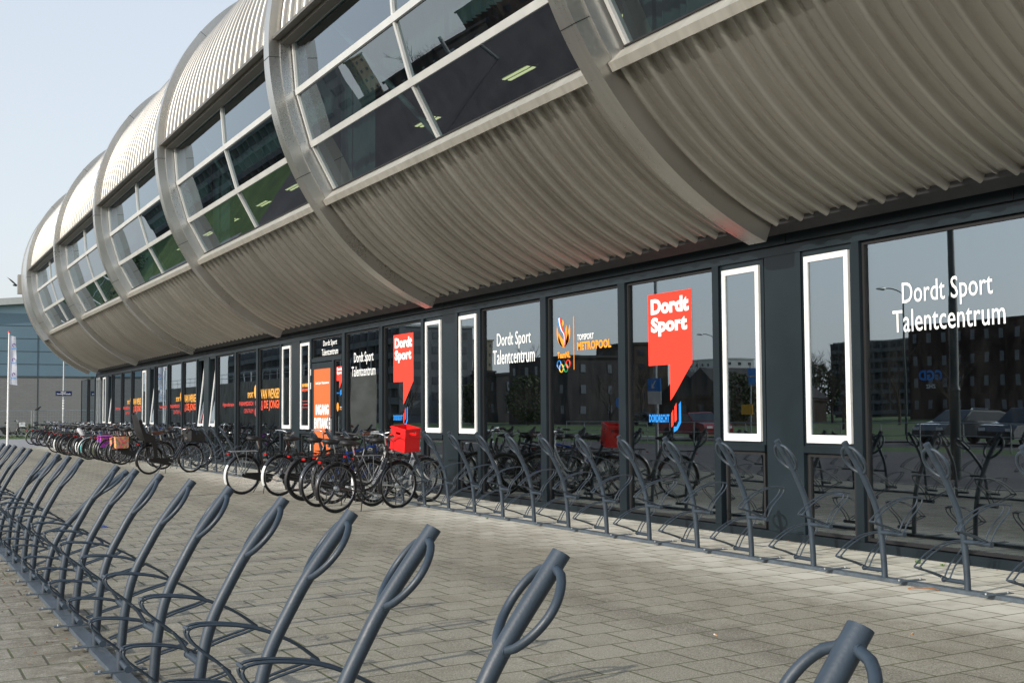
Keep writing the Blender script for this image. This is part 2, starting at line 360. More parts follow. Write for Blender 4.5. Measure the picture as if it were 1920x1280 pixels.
def empty(name, loc=(0, 0, 0), rz=0, label=None, cat=None, group=None):
    o = bpy.data.objects.new(name, None); COL.objects.link(o); o.location = loc; o.rotation_euler = (0, 0, rz); o.empty_display_size = .2
    return tag(o, label, cat, group)
def kids(o): return [c for c in list(o.children)]
def copy_tree(o, parent=None):
    c = o.copy(); COL.objects.link(c)
    if parent: c.parent = parent
    for ch in kids(o): copy_tree(ch, c)
    return c
def text(name, s, box, y, mat, parent, bold=.03, ext=.0008):
    """lettering fitted to box (x0,x1,z0,z1) on the plane y, read from -y"""
    cu = bpy.data.curves.new(name, 'FONT'); cu.body = s; cu.offset = bold; cu.extrude = .001; cu.resolution_u = 3; cu.space_character = 1.03
    tmp = bpy.data.objects.new('tmp', cu); COL.objects.link(tmp)
    dg = bpy.context.evaluated_depsgraph_get(); me = bpy.data.meshes.new_from_object(tmp.evaluated_get(dg)); bpy.data.objects.remove(tmp)
    xs = [q.co.x for q in me.vertices]; ys = [q.co.y for q in me.vertices]; a, b, c, d = min(xs), max(xs), min(ys), max(ys)
    for q in me.vertices:
        q.co = V((box[0]+(q.co.x-a)/(b-a)*(box[1]-box[0]), y-ext*(1 if q.co.z > 0 else 0), box[2]+(q.co.y-c)/(d-c)*(box[3]-box[2])))
    me.materials.clear(); me.materials.append(M[mat]); me.name = name
    o = bpy.data.objects.new(name, me); COL.objects.link(o); o.parent = parent
    return o
def gz(y): return 0. if y > -1.42 else (-.01254*(-1.42-y) if y > -10 else -.1076)

# ================================================================== THE SETTING
def sheet(name, mat, x0, x1, ys_, dz):
    b = MB(); vs_ = []
    for y in ys_: vs_ += [(x0, y, gz(y)+dz), (x1, y, gz(y)+dz)]
    b.add(vs_, [(2*i, 2*i+1, 2*i+3, 2*i+2) for i in range(len(ys_)-1)])
    return tag(b.build(name, mat), kind='structure')
sheet('ground', 'grass', -900, 900, [-900, -10, -1.42, 900], -.012)
sheet('pavement', 'paver', -60, 14, [-9.6, -1.42, .3], 0)
sheet('asphalt_yard', 'asphalt', -57, 60, [-24.5, -10, -9.6], -.004)
sheet('road', 'greyroad', -82.3, -60, [-11.5, -10, -1.42, 20], -.006)
sheet('footpath', 'path', -150, -57, [-19.2, -17.6], -.006)
sheet('parking_bay', 'asphalt', -62, -18, [-37.5, -28.5], -.006)
sheet('lane', 'asphalt', -400, 200, [-72, -66], -.006)
sheet('path', 'path', -160, -20, [-35, -33], -.006)
k_ = MB()
for i in range(60):
    k_.box(-60+i*1.0+.004, -59+i*1.0-.004, -9.72, -9.602, -.14, -.09)
tag(k_.build('kerb', 'path'), kind='structure')

# ================================================================== THE SPORTS HALL
YC_, ZC_ = 1.09, 7.17
XR = [-10.40-8.72*k for k in range(-1, 6)]     # right-hand face of each rib
RW = .285
def cp(r, a):
    a = rad(a); return (YC_-r*cos(a), ZC_+r*sin(a))
hall = empty('sports_hall', (0, 0, 0), 0, 'long sports hall with a ribbed corrugated metal tube over a dark glazed ground floor', 'building')
def arc_band(x0, x1, r0, r1, a0, a1, step=2.):
    b = MB(); n = max(2, int(abs(a1-a0)/step)); vs_ = []
    for i in range(n+1):
        a = a0+(a1-a0)*i/n; o, q = cp(r1, a), cp(r0, a)
        vs_ += [(x0, *q), (x0, *o), (x1, *o), (x1, *q)]
    fs = []
    for i in range(n):
        for j in range(4): fs.append((4*i+j, 4*i+(j+1) % 4, 4*i+4+(j+1) % 4, 4*i+4+j))
    fs += [(3, 2, 1, 0), (4*n, 4*n+1, 4*n+2, 4*n+3)]
    b.add(vs_, fs); return b
for X in XR:
    rb = arc_band(X-RW, X, 4.02, 4.37, -68.5, 165).build('rib', 'rib', hall)
    for a in (-28.5, -3, 38, 66):             # butt joints of the rib casing
        p0, p1 = cp(4.374, a), cp(4.374, a+.12); q0, q1 = cp(4.05, a), cp(4.05, a+.12)
        sm = MB(); sm.add([(X-RW-.003, *q0), (X-RW-.003, *p0), (X+.003, *p0), (X+.003, *q0), (X-RW-.003, *q1), (X-RW-.003, *p1), (X+.003, *p1), (X+.003, *q1)],
               [(0, 1, 5, 4), (1, 2, 6, 5), (2, 3, 7, 6), (0, 1, 2, 3)[::-1], (4, 5, 6, 7)])
        sm.build('joint', 'bkm', rb, 0)
def corr_profile(x0, x1, pitch=.383):
    """(x, radius) across one bay: flat pans with raised ribs and a small stiffener"""
    n = max(2, round((x1-x0)/pitch)); p = (x1-x0)/n; out = [(x0, 4.14)]
    for i in range(n):
        b = x0+i*p
        out += [(b+.055, 4.14), (b+.062, 4.167), (b+.069, 4.190), (b+.079, 4.204), (b+.095, 4.210), (b+.111, 4.204), (b+.121, 4.190), (b+.128, 4.167), (b+.135, 4.14), (b+p*.64, 4.14), (b+p*.64+.010, 4.162), (b+p*.64+.032, 4.162), (b+p*.64+.042, 4.14)]
    out.append((x1, 4.14)); return out
def clad(x0, x1, a0, a1, step=2.):
    pr = corr_profile(x0, x1); n = int(abs(a1-a0)/step); k = len(pr); b = MB(); vs_ = []
    for i in range(n+1):
        a = a0+(a1-a0)*i/n
        for x, r in pr: vs_.append((x, *cp(r, a)))
    fs = [(i*k+j, i*k+j+1, (i+1)*k+j+1, (i+1)*k+j) for i in range(n) for j in range(k-1)]
    b.add(vs_, fs); return b
FA = [1, -11, -23, -35]
def bay(xl, xr, win=True):
    clad(xl, xr, -68.5, -35.6 if win else 1).build('lower_cladding', 'clad', hall, 42)
    clad(xl, xr, .8, 160, 2.5).build('upper_cladding', 'clad', hall, 42)
    if not win: return
    # liner behind the lower sheet and a dark closing strip
    MB().prism([cp(4.12, -68), cp(4.12, -52), cp(4.12, -36), cp(3.9, -36), cp(3.9, -68)], 'x', xl, xr).build('liner', 'black', hall, 0)
    wn = MB()
    pts = [cp(4.03, a) for a in FA]; ins = [cp(3.95, a) for a in FA]
    xm = (xl+xr)/2
    for x, wd in ((xl+.10, .055), (xm, .06), (xr-.10, .055)):
        for i in range(3):
            wn.prism([pts[i], pts[i+1], ins[i+1], ins[i]], 'x', x-wd/2, x+wd/2)
    for i in range(4):
        a = FA[i]; d0 = .65 if i in (1, 2) else .8
        wn.prism([cp(4.035, a+d0), cp(4.035, a-d0), cp(3.94, a-d0), cp(3.94, a+d0)], 'x', xl+.072, xr-.072)
    fr = wn.build('upper_window', 'alu', hall, 20)
    g = MB()
    for s0, s1 in ((xl+.12, xm-.03), (xm+.03, xr-.12)):
        for i in range(3):
            p, q = cp(3.99, FA[i]-.5), cp(3.99, FA[i+1]+.5)
            g.add([(s0, *p), (s1, *p), (s1, *q), (s0, *q)], [(0, 1, 2, 3)])
    g.build('pane', 'glass_up', fr, 0)
    for sgn, x in ((1, xl), (-1, xr)):
        j = arc_band(x+.001*sgn, x+.028*sgn, 3.9, 4.19, -35.2, .6, 3)
        j.build('jamb', 'jamb', fr)
    s0, s1 = xl+.02, xr-.02
    MB().prism([(-2.245, 4.885), (-2.40, 4.735), (-2.35, 4.655), (-2.0, 4.80)], 'x', s0, s1).build('sill', 'sill', fr, 0)
    MB().box(s0+.06, s1-.06, -2.262, -2.2, 4.895, 4.912).build('gasket', 'black', fr, 0)
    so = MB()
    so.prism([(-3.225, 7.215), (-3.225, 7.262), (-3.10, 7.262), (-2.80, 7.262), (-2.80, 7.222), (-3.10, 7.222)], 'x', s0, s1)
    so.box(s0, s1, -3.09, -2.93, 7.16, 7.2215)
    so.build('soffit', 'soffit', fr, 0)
for i in range(len(XR)-1): bay(XR[i+1], XR[i]-RW)
bay(XR[0], XR[0]+8.4)
# far end of the tube
clad(-56.3, XR[-1]-RW, -68.5, 160).build('end_cladding', 'clad', hall, 25)
arc_band(-56.55, -56.3, 3.9, 4.34, -68.5, 165).build('end_rib', 'rib', hall)
arc_band(-56.3, XR[-1]-RW, 4.29, 4.31, -38, 60, 4).build('end_panel', 'jamb', hall)
MB().prism([cp(3.95, a) for a in range(-68, 166, 6)], 'x', -56.5, -56.42).build('end_wall', 'clad', hall, 0)
MB().box(-56.9, -56.55, -3.35, -2.2, 6.5, 7.3).build('end_box', 'clad', hall)
# upper room
ur = MB()
ur.box(-56, -1, -2.0, 5.4, 4.62, 4.70); ur.box(-56, -1, -2.75, 5.4, 7.24, 7.30); ur.box(-56, -1, 3.4, 3.5, 4.7, 7.24)
ur.build('upper_room', 'inup', hall)
for X in XR: MB().box(X-.42, X+.12, -1.95, -1.6, 4.7, 7.24).build('inner_column', 'incol', hall)
# braces behind the panes
for xl, xr in [(XR[i+1], XR[i]-RW) for i in range(len(XR)-1)]:
    MB().tube([((xl+xr)/2, -2.0, 4.72), (xl+1.2, -2.6, 7.2)], .04, 8).build('brace', 'incol', hall)
# luminaires
def lumin():
    e = empty('ceiling_light', (0, 0, 0)); b = MB().box(-.5, .5, -.12, .12, -.05, 0); b.build('housing', 'alu', e)
    g = MB()
    for y in (-.055, .055): g.box(-.47, .47, y-.028, y+.028, -.062, -.051)
    g.build('lamp_tube', 'lum', e); return e
L0 = lumin()
lpos = [(-19.1, 1.1), (-23.1, 1.1), (-27.0, 1.1), (-31.3, .85), (-34.1, .85), (-37.5, .85), (-40.5, .85), (-15.2, 1.1), (-44.5, .85)]
for i, (x, y) in enumerate(lpos):
    o = L0 if i == 0 else copy_tree(L0)
    o.location = (x, y, 7.235); tag(o, 'slim twin tube ceiling light glowing behind the upper windows', 'ceiling light', 'ceiling lights in the upper room')
# curtains at the left of each upper window
def curtain_mesh(x0, x1, z0, z1, y, amp=.035, wv=.14, lean=0.):
    b = MB(); n = int((x1-x0)/.03); vs_ = []
    for i in range(n+1):
        x = x0+(x1-x0)*i/n; yy = y+amp*sin(2*pi*x/wv)+.4*amp*sin(2*pi*x/.37)
        vs_ += [(x, yy+lean, z0), (x, yy, z1)]
    b.add(vs_, [(2*i, 2*i+2, 2*i+3, 2*i+1) for i in range(n)]); return b
names_ = ['first', 'second', 'third', 'fourth', 'fifth', 'sixth', 'seventh', 'eighth', 'ninth', 'tenth']
for i in range(len(XR)-1):
    xl = XR[i+1]
    c = curtain_mesh(xl+.15, xl+1.05, 4.75, 7.2, -1.9); o = c.build('curtain', 'curtain', None, 40)
    tag(o, 'pale curtain gathered at the left edge of the %s upper window from the right' % names_[i], 'curtain', 'curtains in the upper windows')
    c = curtain_mesh(xl+1.3, XR[i]-RW-.1, 6.35, 7.2, -2.0, .03); o = c.build('sheer_curtain', 'curtain', None, 40)
    tag(o, 'short sheer curtain hanging across the top row of the %s upper window from the right' % names_[i], 'curtain', 'sheer curtains in the upper windows')

# ------------------------------------------------------------ ground floor
PC = [-10.73-8.72*k for k in range(-1, 6)]      # pillar centres
gf = MB()
gf.box(-57, 8, -.075, .12, 0, .085)
gf.build('base_rail', 'dark', hall)
MB().box(-57, 8, -.10, .12, 3.135, 3.46).build('fascia', 'dark', hall)
MB().box(-57, 8, -.06, .12, 3.03, 3.122).build('top_rail', 'dark2', hall)
MB().box(-57, 8, -.045, .10, 3.122, 3.135).build('shadow_gap', 'black', hall)
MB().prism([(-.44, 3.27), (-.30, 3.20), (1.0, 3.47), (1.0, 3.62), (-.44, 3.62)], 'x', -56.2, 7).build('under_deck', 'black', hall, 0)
fj = MB()
for k in range(18): fj.box(-1.6-k*3.0, -1.592-k*3.0, -.104, -.1, 3.137, 3.458)
fj.build('fascia_joint', 'black', hall)
def mull(x0, x1, z0=.085, z1=3.03, y0=-.062):
    MB().box(x0, x1, y0, .08, z0, z1).build('mullion', 'dark', hall)
def glaze(x0, x1, z0=.095, z1=3.02):
    g = empty('window', ((x0+x1)/2, 0, z0)); g.parent = hall
    ox = -(x0+x1)/2
    f = MB()
    w_ = .03; X0, X1 = x0+ox, x1+ox; H = z1-z0
    f.box(X0, X0+w_, -.02, .03, 0, H); f.box(X1-w_, X1, -.02, .03, 0, H); f.box(X0+w_, X1-w_, -.02, .03, 0, w_); f.box(X0+w_, X1-w_, -.02, .03, H-w_, H)
    f.build('glazing_bead', 'black', g)
    MB().box(X0+w_, X1-w_, 0, .012, w_, H-w_).build('pane', 'glass', g)
    return g
def lab(g): return g
def white_window(xc, opened=False, sticker=False):
    """slim white-framed vent with its fixed light below"""
    x0, x1 = xc-.335, xc+.335
    MB().box(x0-.06, x1+.06, -.055, .05, .93, 1.0).build('transom', 'dark', hall)
    sf = MB(); sf.box(x0-.06, x0-.002, -.03, .05, 1.0, 3.03); sf.box(x1+.002, x1+.06, -.03, .05, 1.0, 3.03); sf.box(x0-.002, x1+.002, -.03, .05, 2.975, 3.03); sf.box(x0-.002, x1+.002, -.03, .05, 1.0, 1.028)
    sf.build('vent_surround', 'dark2', hall)
    g = empty('vent_window', (xc, -.035, 2.965)); g.parent = hall
    f = MB(); t = .062; H = 1.93
    f.box(-.335, -.335+t, -.022, .012, -H, 0); f.box(.335-t, .335, -.022, .012, -H, 0); f.box(-.335+t, .335-t, -.022, .012, -t, 0); f.box(-.335+t, .335-t, -.022, .012, -H, -H+t+.02)
    f.build('frame', 'white', g)
    MB().box(-.335+t, .335-t, -.006, .006, -H+t+.02, -t).build('pane', 'glass', g)
    if opened:                                   # bottom hinged: tips inwards at the top
        for ch in kids(g):
            for q in ch.data.vertices: q.co.z += H
        g.location.z -= H; g.rotation_euler = (rad(-opened), 0, 0)
    lo = glaze(x0-.02, x1+.02, .095, .92)
    return g
FILM = -.0015
WAVE = []
bays = []
for k, pc in enumerate(PC):
    # pillar casing, with narrow dark reveals on both sides
    p = MB(); p.box(pc-.30, pc+.30, -.05, .12, .085, 3.03); p.build('pillar', 'dark2', hall)
    r = MB(); r.box(pc-.335, pc-.30, .0, .12, .085, 3.03); r.box(pc+.30, pc+.335, .0, .12, .085, 3.03); r.build('reveal', 'black', hall)
    op = {4: 6, 5: 6, 6: 6}.get(k, 0)
    op2 = {4: 6}.get(k, 0)
    wr = white_window(pc+.695, op); wl = white_window(pc-.735, op2 if k != 5 else 0)
    mull(pc+1.03+.06, pc+1.03+.165)              # right of the right vent
    mull(pc-1.27+.02, pc-1.27+.14)
    bays.append((wr, wl))
# big pane right of the first pillar pair
bigx0, bigx1 = -9.535, -5.0
G0 = glaze(bigx0, bigx1); mull(bigx1, bigx1+.12); glaze(-4.88, -3.2); 
PANES = {}
for k in range(1, 7):
    pc = PC[k]
    for j, (a, b_) in enumerate(((1.27, 3.18), (3.36, 5.33), (5.52, 7.56))):
        if k == 2 and j == 2: continue
        PANES[(k, j)] = glaze(pc-b_+.02, pc-a)
        if j < 2: mull(pc-b_-.15, pc-b_+.02)
# ---- door bay
pc = PC[2]; dx1 = pc-5.52; dx0 = pc-7.55       # right, left
MB().box(dx0, dx1, -.055, .08, 2.50, 2.58).build('transom', 'dark', hall)
TD = glaze(dx0, dx1, 2.58, 3.02)
dm = -25.57
MB().box(dm, dm+.10, -.055, .08, .085, 2.50).build('mullion', 'dark', hall)
SD = glaze(dm+.10, dx1, .095, 2.50)
dr = empty('door', (dx0+.02, -.02, .02)); dr.parent = hall
dwid = dm-dx0-.03
d_ = MB(); d_.box(0, .12, -.03, .04, .0, 2.46); d_.box(dwid-.12, dwid, -.03, .04, .0, 2.46); d_.box(.12, dwid-.12, -.03, .04, 2.33, 2.46); d_.box(.12, dwid-.12, -.03, .04, 0, .12)
d_.build('door_leaf', 'dark', dr)
MB().box(.12, dwid-.12, -.018, .02, .12, 2.33).build('door_panel', 'door', dr)
hd = MB(); hd.tube([(dwid-.06, -.03, .95), (dwid-.06, -.09, .95), (dwid-.06, -.09, 1.30), (dwid-.06, -.03, 1.30)], .014, 8); hd.box(dwid-.10, dwid-.02, -.045, -.03, 1.0, 1.25)
hd.build('handle', 'galv', dr)
for z in (.55, 1.9, 2.2):
    MB().tube([(-.012, -.045, z), (-.012, -.045, z+.14)], .014, 8).build('hinge', 'white', dr)
PNL = (.12, dwid-.12)
text('lettering', 'Dordt Sport Talentcentrum', (PNL[0]+.12, PNL[1]-.12, 1.98, 2.05), -.0195, 'textw', dr)
text('lettering', 'INGANG', (PNL[0]+.14, PNL[1]-.14, 1.33, 1.56), -.0195, 'textw', dr, .05)
text('lettering', 'ENTRANCE', (PNL[0]+.05, PNL[1]-.05, 1.03, 1.27), -.0195, 'textw', dr, .05)
# ---- films on the glass (positions relative to the window empties)
def rel(g, b): return (b[0]-g.location.x, b[1]-g.location.x, b[2]-g.location.z, b[3]-g.location.z)
def T(g, s, b, mat='textw', bold=.002): return text('lettering', s, rel(g, b), FILM, mat, g, bold)
def shape(g, poly, mat, name='logo', off=.0):
    b = MB(); gx, gzz = g.location.x, g.location.z
    b.prism([(x-gx, z-gzz) for x, z in poly], 'y', FILM-.0006-off, FILM+.0004-off); return b.build(name, mat, g, 0)
T(G0, 'Dordt Sport', (-9.02, -7.93, 2.31, 2.57)); T(G0, 'Talentcentrum', (-9.15, -7.80, 2.10, 2.31))
g = PANES[(1, 2)]; T(g, 'Dordt Sport', (-17.76, -16.62, 2.34, 2.60)); T(g, 'Talentcentrum', (-17.90, -16.50, 2.12, 2.34))
g = PANES[(2, 1)]; T(g, 'Dordt Sport', (-24.35, -23.24, 2.34, 2.60), bold=.008); T(g, 'Talentcentrum', (-24.49, -23.12, 2.12, 2.32), bold=.008)
T(TD, 'Dordt Sport', (-26.32, -25.41, 2.80, 2.95), bold=.008); T(TD, 'Talentcentrum', (-26.42, -25.34, 2.63, 2.77), bold=.008)
def flag_shape(x0, x1, zt, zb, ztip):
    """speech-flag: rectangle whose right half runs down in a curved tail"""
    xm = x0+(x1-x0)*.50; w_ = x1-xm
    pts = [(x0, zt), (x1, zt), (x1, zb)]
    for i in range(1, 11):
        t = i/10; pts.append((x1-(w_)*(t**.9)*1.0, zb-(zb-ztip)*(1-(1-t)**1.15)*1.0 if i < 10 else ztip))
    pts += [(xm, zb), (x0, zb)]
    return pts
def tri_fan_shape(g, pts, mat, name='logo'):
    gx, gzz = g.location.x, g.location.z
    me = bmesh.new(); vs_ = [me.verts.new((x-gx, FILM, z-gzz)) for x, z in pts]; me.faces.new(vs_)
    bmesh.ops.triangulate(me, faces=me.faces); m2 = bpy.data.meshes.new(name); me.to_mesh(m2); me.free(); m2.materials.append(M[mat])
    o = bpy.data.objects.new(name, m2); COL.objects.link(o); o.parent = g; return o
def Tt(g, s, b, mat='textw', bold=.015): return text('lettering', s, rel(g, b), FILM-.001, mat, g, bold)
def dordt(g, x0, x1, zt, zb, ztip):
    tri_fan_shape(g, flag_shape(x0, x1, zt, zb, ztip), 'red')
    w_ = x1-x0; h = zt-zb
    Tt(g, 'Dordt', (x0+.07*w_, x1-.06*w_, zt-.29*h, zt-.07*h), bold=.05); Tt(g, 'Sport', (x0+.07*w_, x1-.10*w_, zt-.60*h, zt-.33*h), bold=.05)
def dordrecht(g, x, z, s=1.):
    Tt(g, 'DORDRECHT', (x, x+.45*s, z, z+.10*s), 'blue', .04)
    for dx, mt, dz, hh in ((.49, 'red', -.06, .22), (.56, 'red', .0, .24)):
        tri_fan_shape(g, [(x+dx*s, z+dz*s), (x+(dx+.045)*s, z+(dz+.03)*s), (x+(dx+.045)*s, z+(dz+hh)*s), (x+dx*s, z+(dz+hh-.05)*s)], mt)
    tri_fan_shape(g, [(x+.54*s, z-.12*s), (x+.62*s, z-.09*s), (x+.70*s, z+.0*s), (x+.70*s, z+.26*s), (x+.655*s, z+.22*s), (x+.655*s, z+.02*s), (x+.60*s, z-.05*s), (x+.54*s, z-.05*s)], 'blue')
g = PANES[(1, 0)]; dordt(g, -13.43, -12.48, 2.83, 1.94, 1.50); dordrecht(g, -13.43, 1.235)
g = PANES[(2, 0)]; dordt(g, -22.17, -21.19, 2.83, 1.95, 1.53); dordrecht(g, -22.17, 1.24)
dordt(SD, -25.43, -25.08, 2.36, 2.06, 1.90)
Tt(SD, 'DORDRECHT', (-25.42, -25.22, 1.79, 1.82), 'blue'); tri_fan_shape(SD, [(-25.2, 1.74), (-25.12, 1.78), (-25.12, 1.88), (-25.2, 1.86)], 'blue')
Tt(SD, 'TOPSPORT', (-25.23, -25.1, 1.50, 1.52)); Tt(SD, 'METROPOOL', (-25.23, -25.03, 1.455, 1.485), 'orange')
tri_fan_shape(SD, [(-25.36, 1.42)]+[(-25.36+.07*sin(i*.6), 1.52-.09*cos(i*.6)) for i in range(1, 10)], 'orange')
# flame emblem with rings
g = PANES[(1, 1)]
ex, ez = -15.62, 2.33
def bez(p0, p1, p2, n=7):
    p0, p1, p2 = [(ex+(q[0]-ex)*.84, ez+(q[1]-ez)*.80-.03) for q in (p0, p1, p2)]
    return [((1-t)**2*p0[0]+2*t*(1-t)*p1[0]+t*t*p2[0], (1-t)**2*p0[1]+2*t*(1-t)*p1[1]+t*t*p2[1]) for t in [i/n for i in range(n+1)]]
def petal(a, b, m1, m2, mat, nm='logo'):
    tri_fan_shape(g, bez(a, m1, b)[:-1]+bez(b, m2, a)[:-1], mat, nm)

tri_fan_shape(g, bez((ex, ez-.03), (ex-.27, ez+.06), (ex-.15, ez+.24))[:-1]+bez((ex-.15, ez+.24), (ex, ez+.0), (ex+.15, ez+.24))[:-1]+bez((ex+.15, ez+.24), (ex+.27, ez+.06), (ex, ez-.03))[:-1], 'orange')
petal((ex-.01, ez-.02), (ex-.22, ez+.38), (ex-.30, ez+.05), (ex-.16, ez+.10), 'orange')
petal((ex+.01, ez-.02), (ex+.21, ez+.37), (ex+.30, ez+.05), (ex+.10, ez+.10), 'orange')
petal((ex+.03, ez+.10), (ex+.10, ez+.38), (ex+.16, ez+.2), (ex+.05, ez+.24), 'orange')
petal((ex-.03, ez+.34), (ex-.02, ez+.47), (ex-.08, ez+.42), (ex+.05, ez+.41), 'orange')
def stripe(d, mat):
    l = bez((ex-.17+d, ez+.50-d*.3), (ex-.14+d, ez+.30), (ex+.0+d*.6, ez+.22)) + bez((ex+.0+d*.6, ez+.22), (ex+.04+d*.4, ez+.12), (ex+.02, ez+.0))
    r = [(x+.035, z+.01) for x, z in l]
    b = MB(); gx, gzz = g.location.x, g.location.z
    n = len(l); b.add([(x-gx, FILM-.001-d*.01, z-gzz) for x, z in l]+[(x-gx, FILM-.001-d*.01, z-gzz) for x, z in r], [(i, i+1, n+i+1, n+i) for i in range(n-1)])
    b.build('logo', mat, g, 0)
stripe(-.035, 'blue'); stripe(0, 'textw'); stripe(.035, 'red')
Tt(g, 'TeamNL', (-15.80, -15.43, 2.13, 2.22), 'orange', .04)
gx, gzz = g.location.x, g.location.z
for i, (dx, dz, mt) in enumerate(((-.13, 2.045, 'blue'), (0, 2.045, 'bkm'), (.13, 2.045, 'red'), (-.065, 1.99, 'yellow'), (.065, 1.99, 'green'))):
    b = MB(); b.tube([(ex+dx+.055*cos(a*pi/10)-gx, FILM-.003, dz+.055*sin(a*pi/10)-gzz) for a in range(20)], .008, 4, closed=True); b.build('ring', mt, g)
shape(g, [(-15.335, 1.96), (-15.32, 1.96), (-15.32, 2.70), (-15.335, 2.70)], 'orange')
Tt(g, 'TOPSPORT', (-15.23, -14.78, 2.36, 2.44)); Tt(g, 'METROPOOL', (-15.23, -14.33, 2.22, 2.335), 'orange', .04)
def sportbay(k, left_word):
    x = PC[k]+28.17
    g = PANES[(k, 0)]
    Tt(g, 'VAN WENSEN', (x-31.24, x-29.50, 1.76, 2.00), 'amber', .015)
    Tt(g, '&', (x-31.22, x-31.03, 1.47, 1.72), 'textr', .015); Tt(g, 'DE JONGH', (x-30.95, x-29.50, 1.46, 1.72), 'textr2', .02)
    g = PANES[(k, 1)]; gx, gzz = g.location.x, g.location.z
    def disc(cx, cz, r, mt):
        tri_fan_shape(g, [(cx+r*cos(i*pi/12), cz+r*1.0*sin(i*pi/12)) for i in range(24)], mt)
    disc(x-31.70, 1.95, .175, 'amber'); disc(x-31.70, 1.66, .08, 'textr'); disc(x-31.70, 1.43, .12, 'textr')
    Tt(g, 'SPORT', (x-32.50, x-31.95, 1.80, 1.94), 'amber', .015); Tt(g, 'PARAMEDISCH', (x-33.33, x-31.95, 1.60, 1.71), 'textr', .03); Tt(g, 'CENTRUM', (x-32.86, x-31.95, 1.41, 1.52), 'textr', .01)
    g = PANES[(k, 2)]; Tt(g, left_word, (x-35.10, x-33.88, 1.57, 1.70), 'textr', .02)
sportbay(3, 'Hypnotherapie'); sportbay(4, 'Manuele Therapie'); sportbay(5, 'Fysiotherapie')
gw = bays[3][0]   # vent right of pillar 3
def Tw(s, b, mat, bold=.04):
    return text('lettering', s, (b[0], b[1], b[2], b[3]), -.0085, mat, gw, bold)
Tw('VAN WENSEN', (-.22, .24, -.99, -.91), 'amber'); Tw('& DE JONGH', (-.22, .24, -1.10, -1.02), 'textr2')
Tw('Hypnotherapie', (-.2, .22, -1.32, -1.29), 'textr'); Tw('Fysiotherapie', (-.16, .2, -1.39, -1.36), 'textr'); Tw('Manuele Therapie', (-.2, .22, -1.46, -1.43), 'textr')
# west end of the glazed floor
we = MB(); we.box(-57.1, -57.0, -.08, 6, 0, 3.46); we.build('corner_wall', 'dark', hall)
for i, x in enumerate((-56.9, -56.4)):
    f = MB(); f.box(x, x+.07, -.10, -.065, .1, 3.0); f.box(x+.38, x+.45, -.10, -.065, .1, 3.0); f.box(x+.07, x+.38, -.10, -.065, 2.9, 3.0); f.box(x+.07, x+.38, -.10, -.065, .1, .3)
    f.build('end_window_frame', 'galv', hall)
# interior shell
it = MB(); it.box(-57, 8, .13, 6, -.02, .02); it.box(-57, 8, 5.9, 6, .02, 3.4); it.box(-57, 8, .2, 6, 3.3, 3.4); it.box(7.9, 8, .13, 5.9, .02, 3.3)
it.build('ground_floor_room', 'inwall', hall)
for i in range(14):
    x = -4-i*4.0; MB().box(x-.1, x+.1, 2.2, 2.4, .02, 3.3).build('inner_post', 'incol', hall)
b = MB()
for i in range(22): b.box(-53.2+i*.11, -53.13+i*.11, .5, .55, .3, 1.75)
tag(b.build('slatted_screen', 'orangewood'), 'orange slatted screen standing inside the far end of the glazed floor', 'screen')

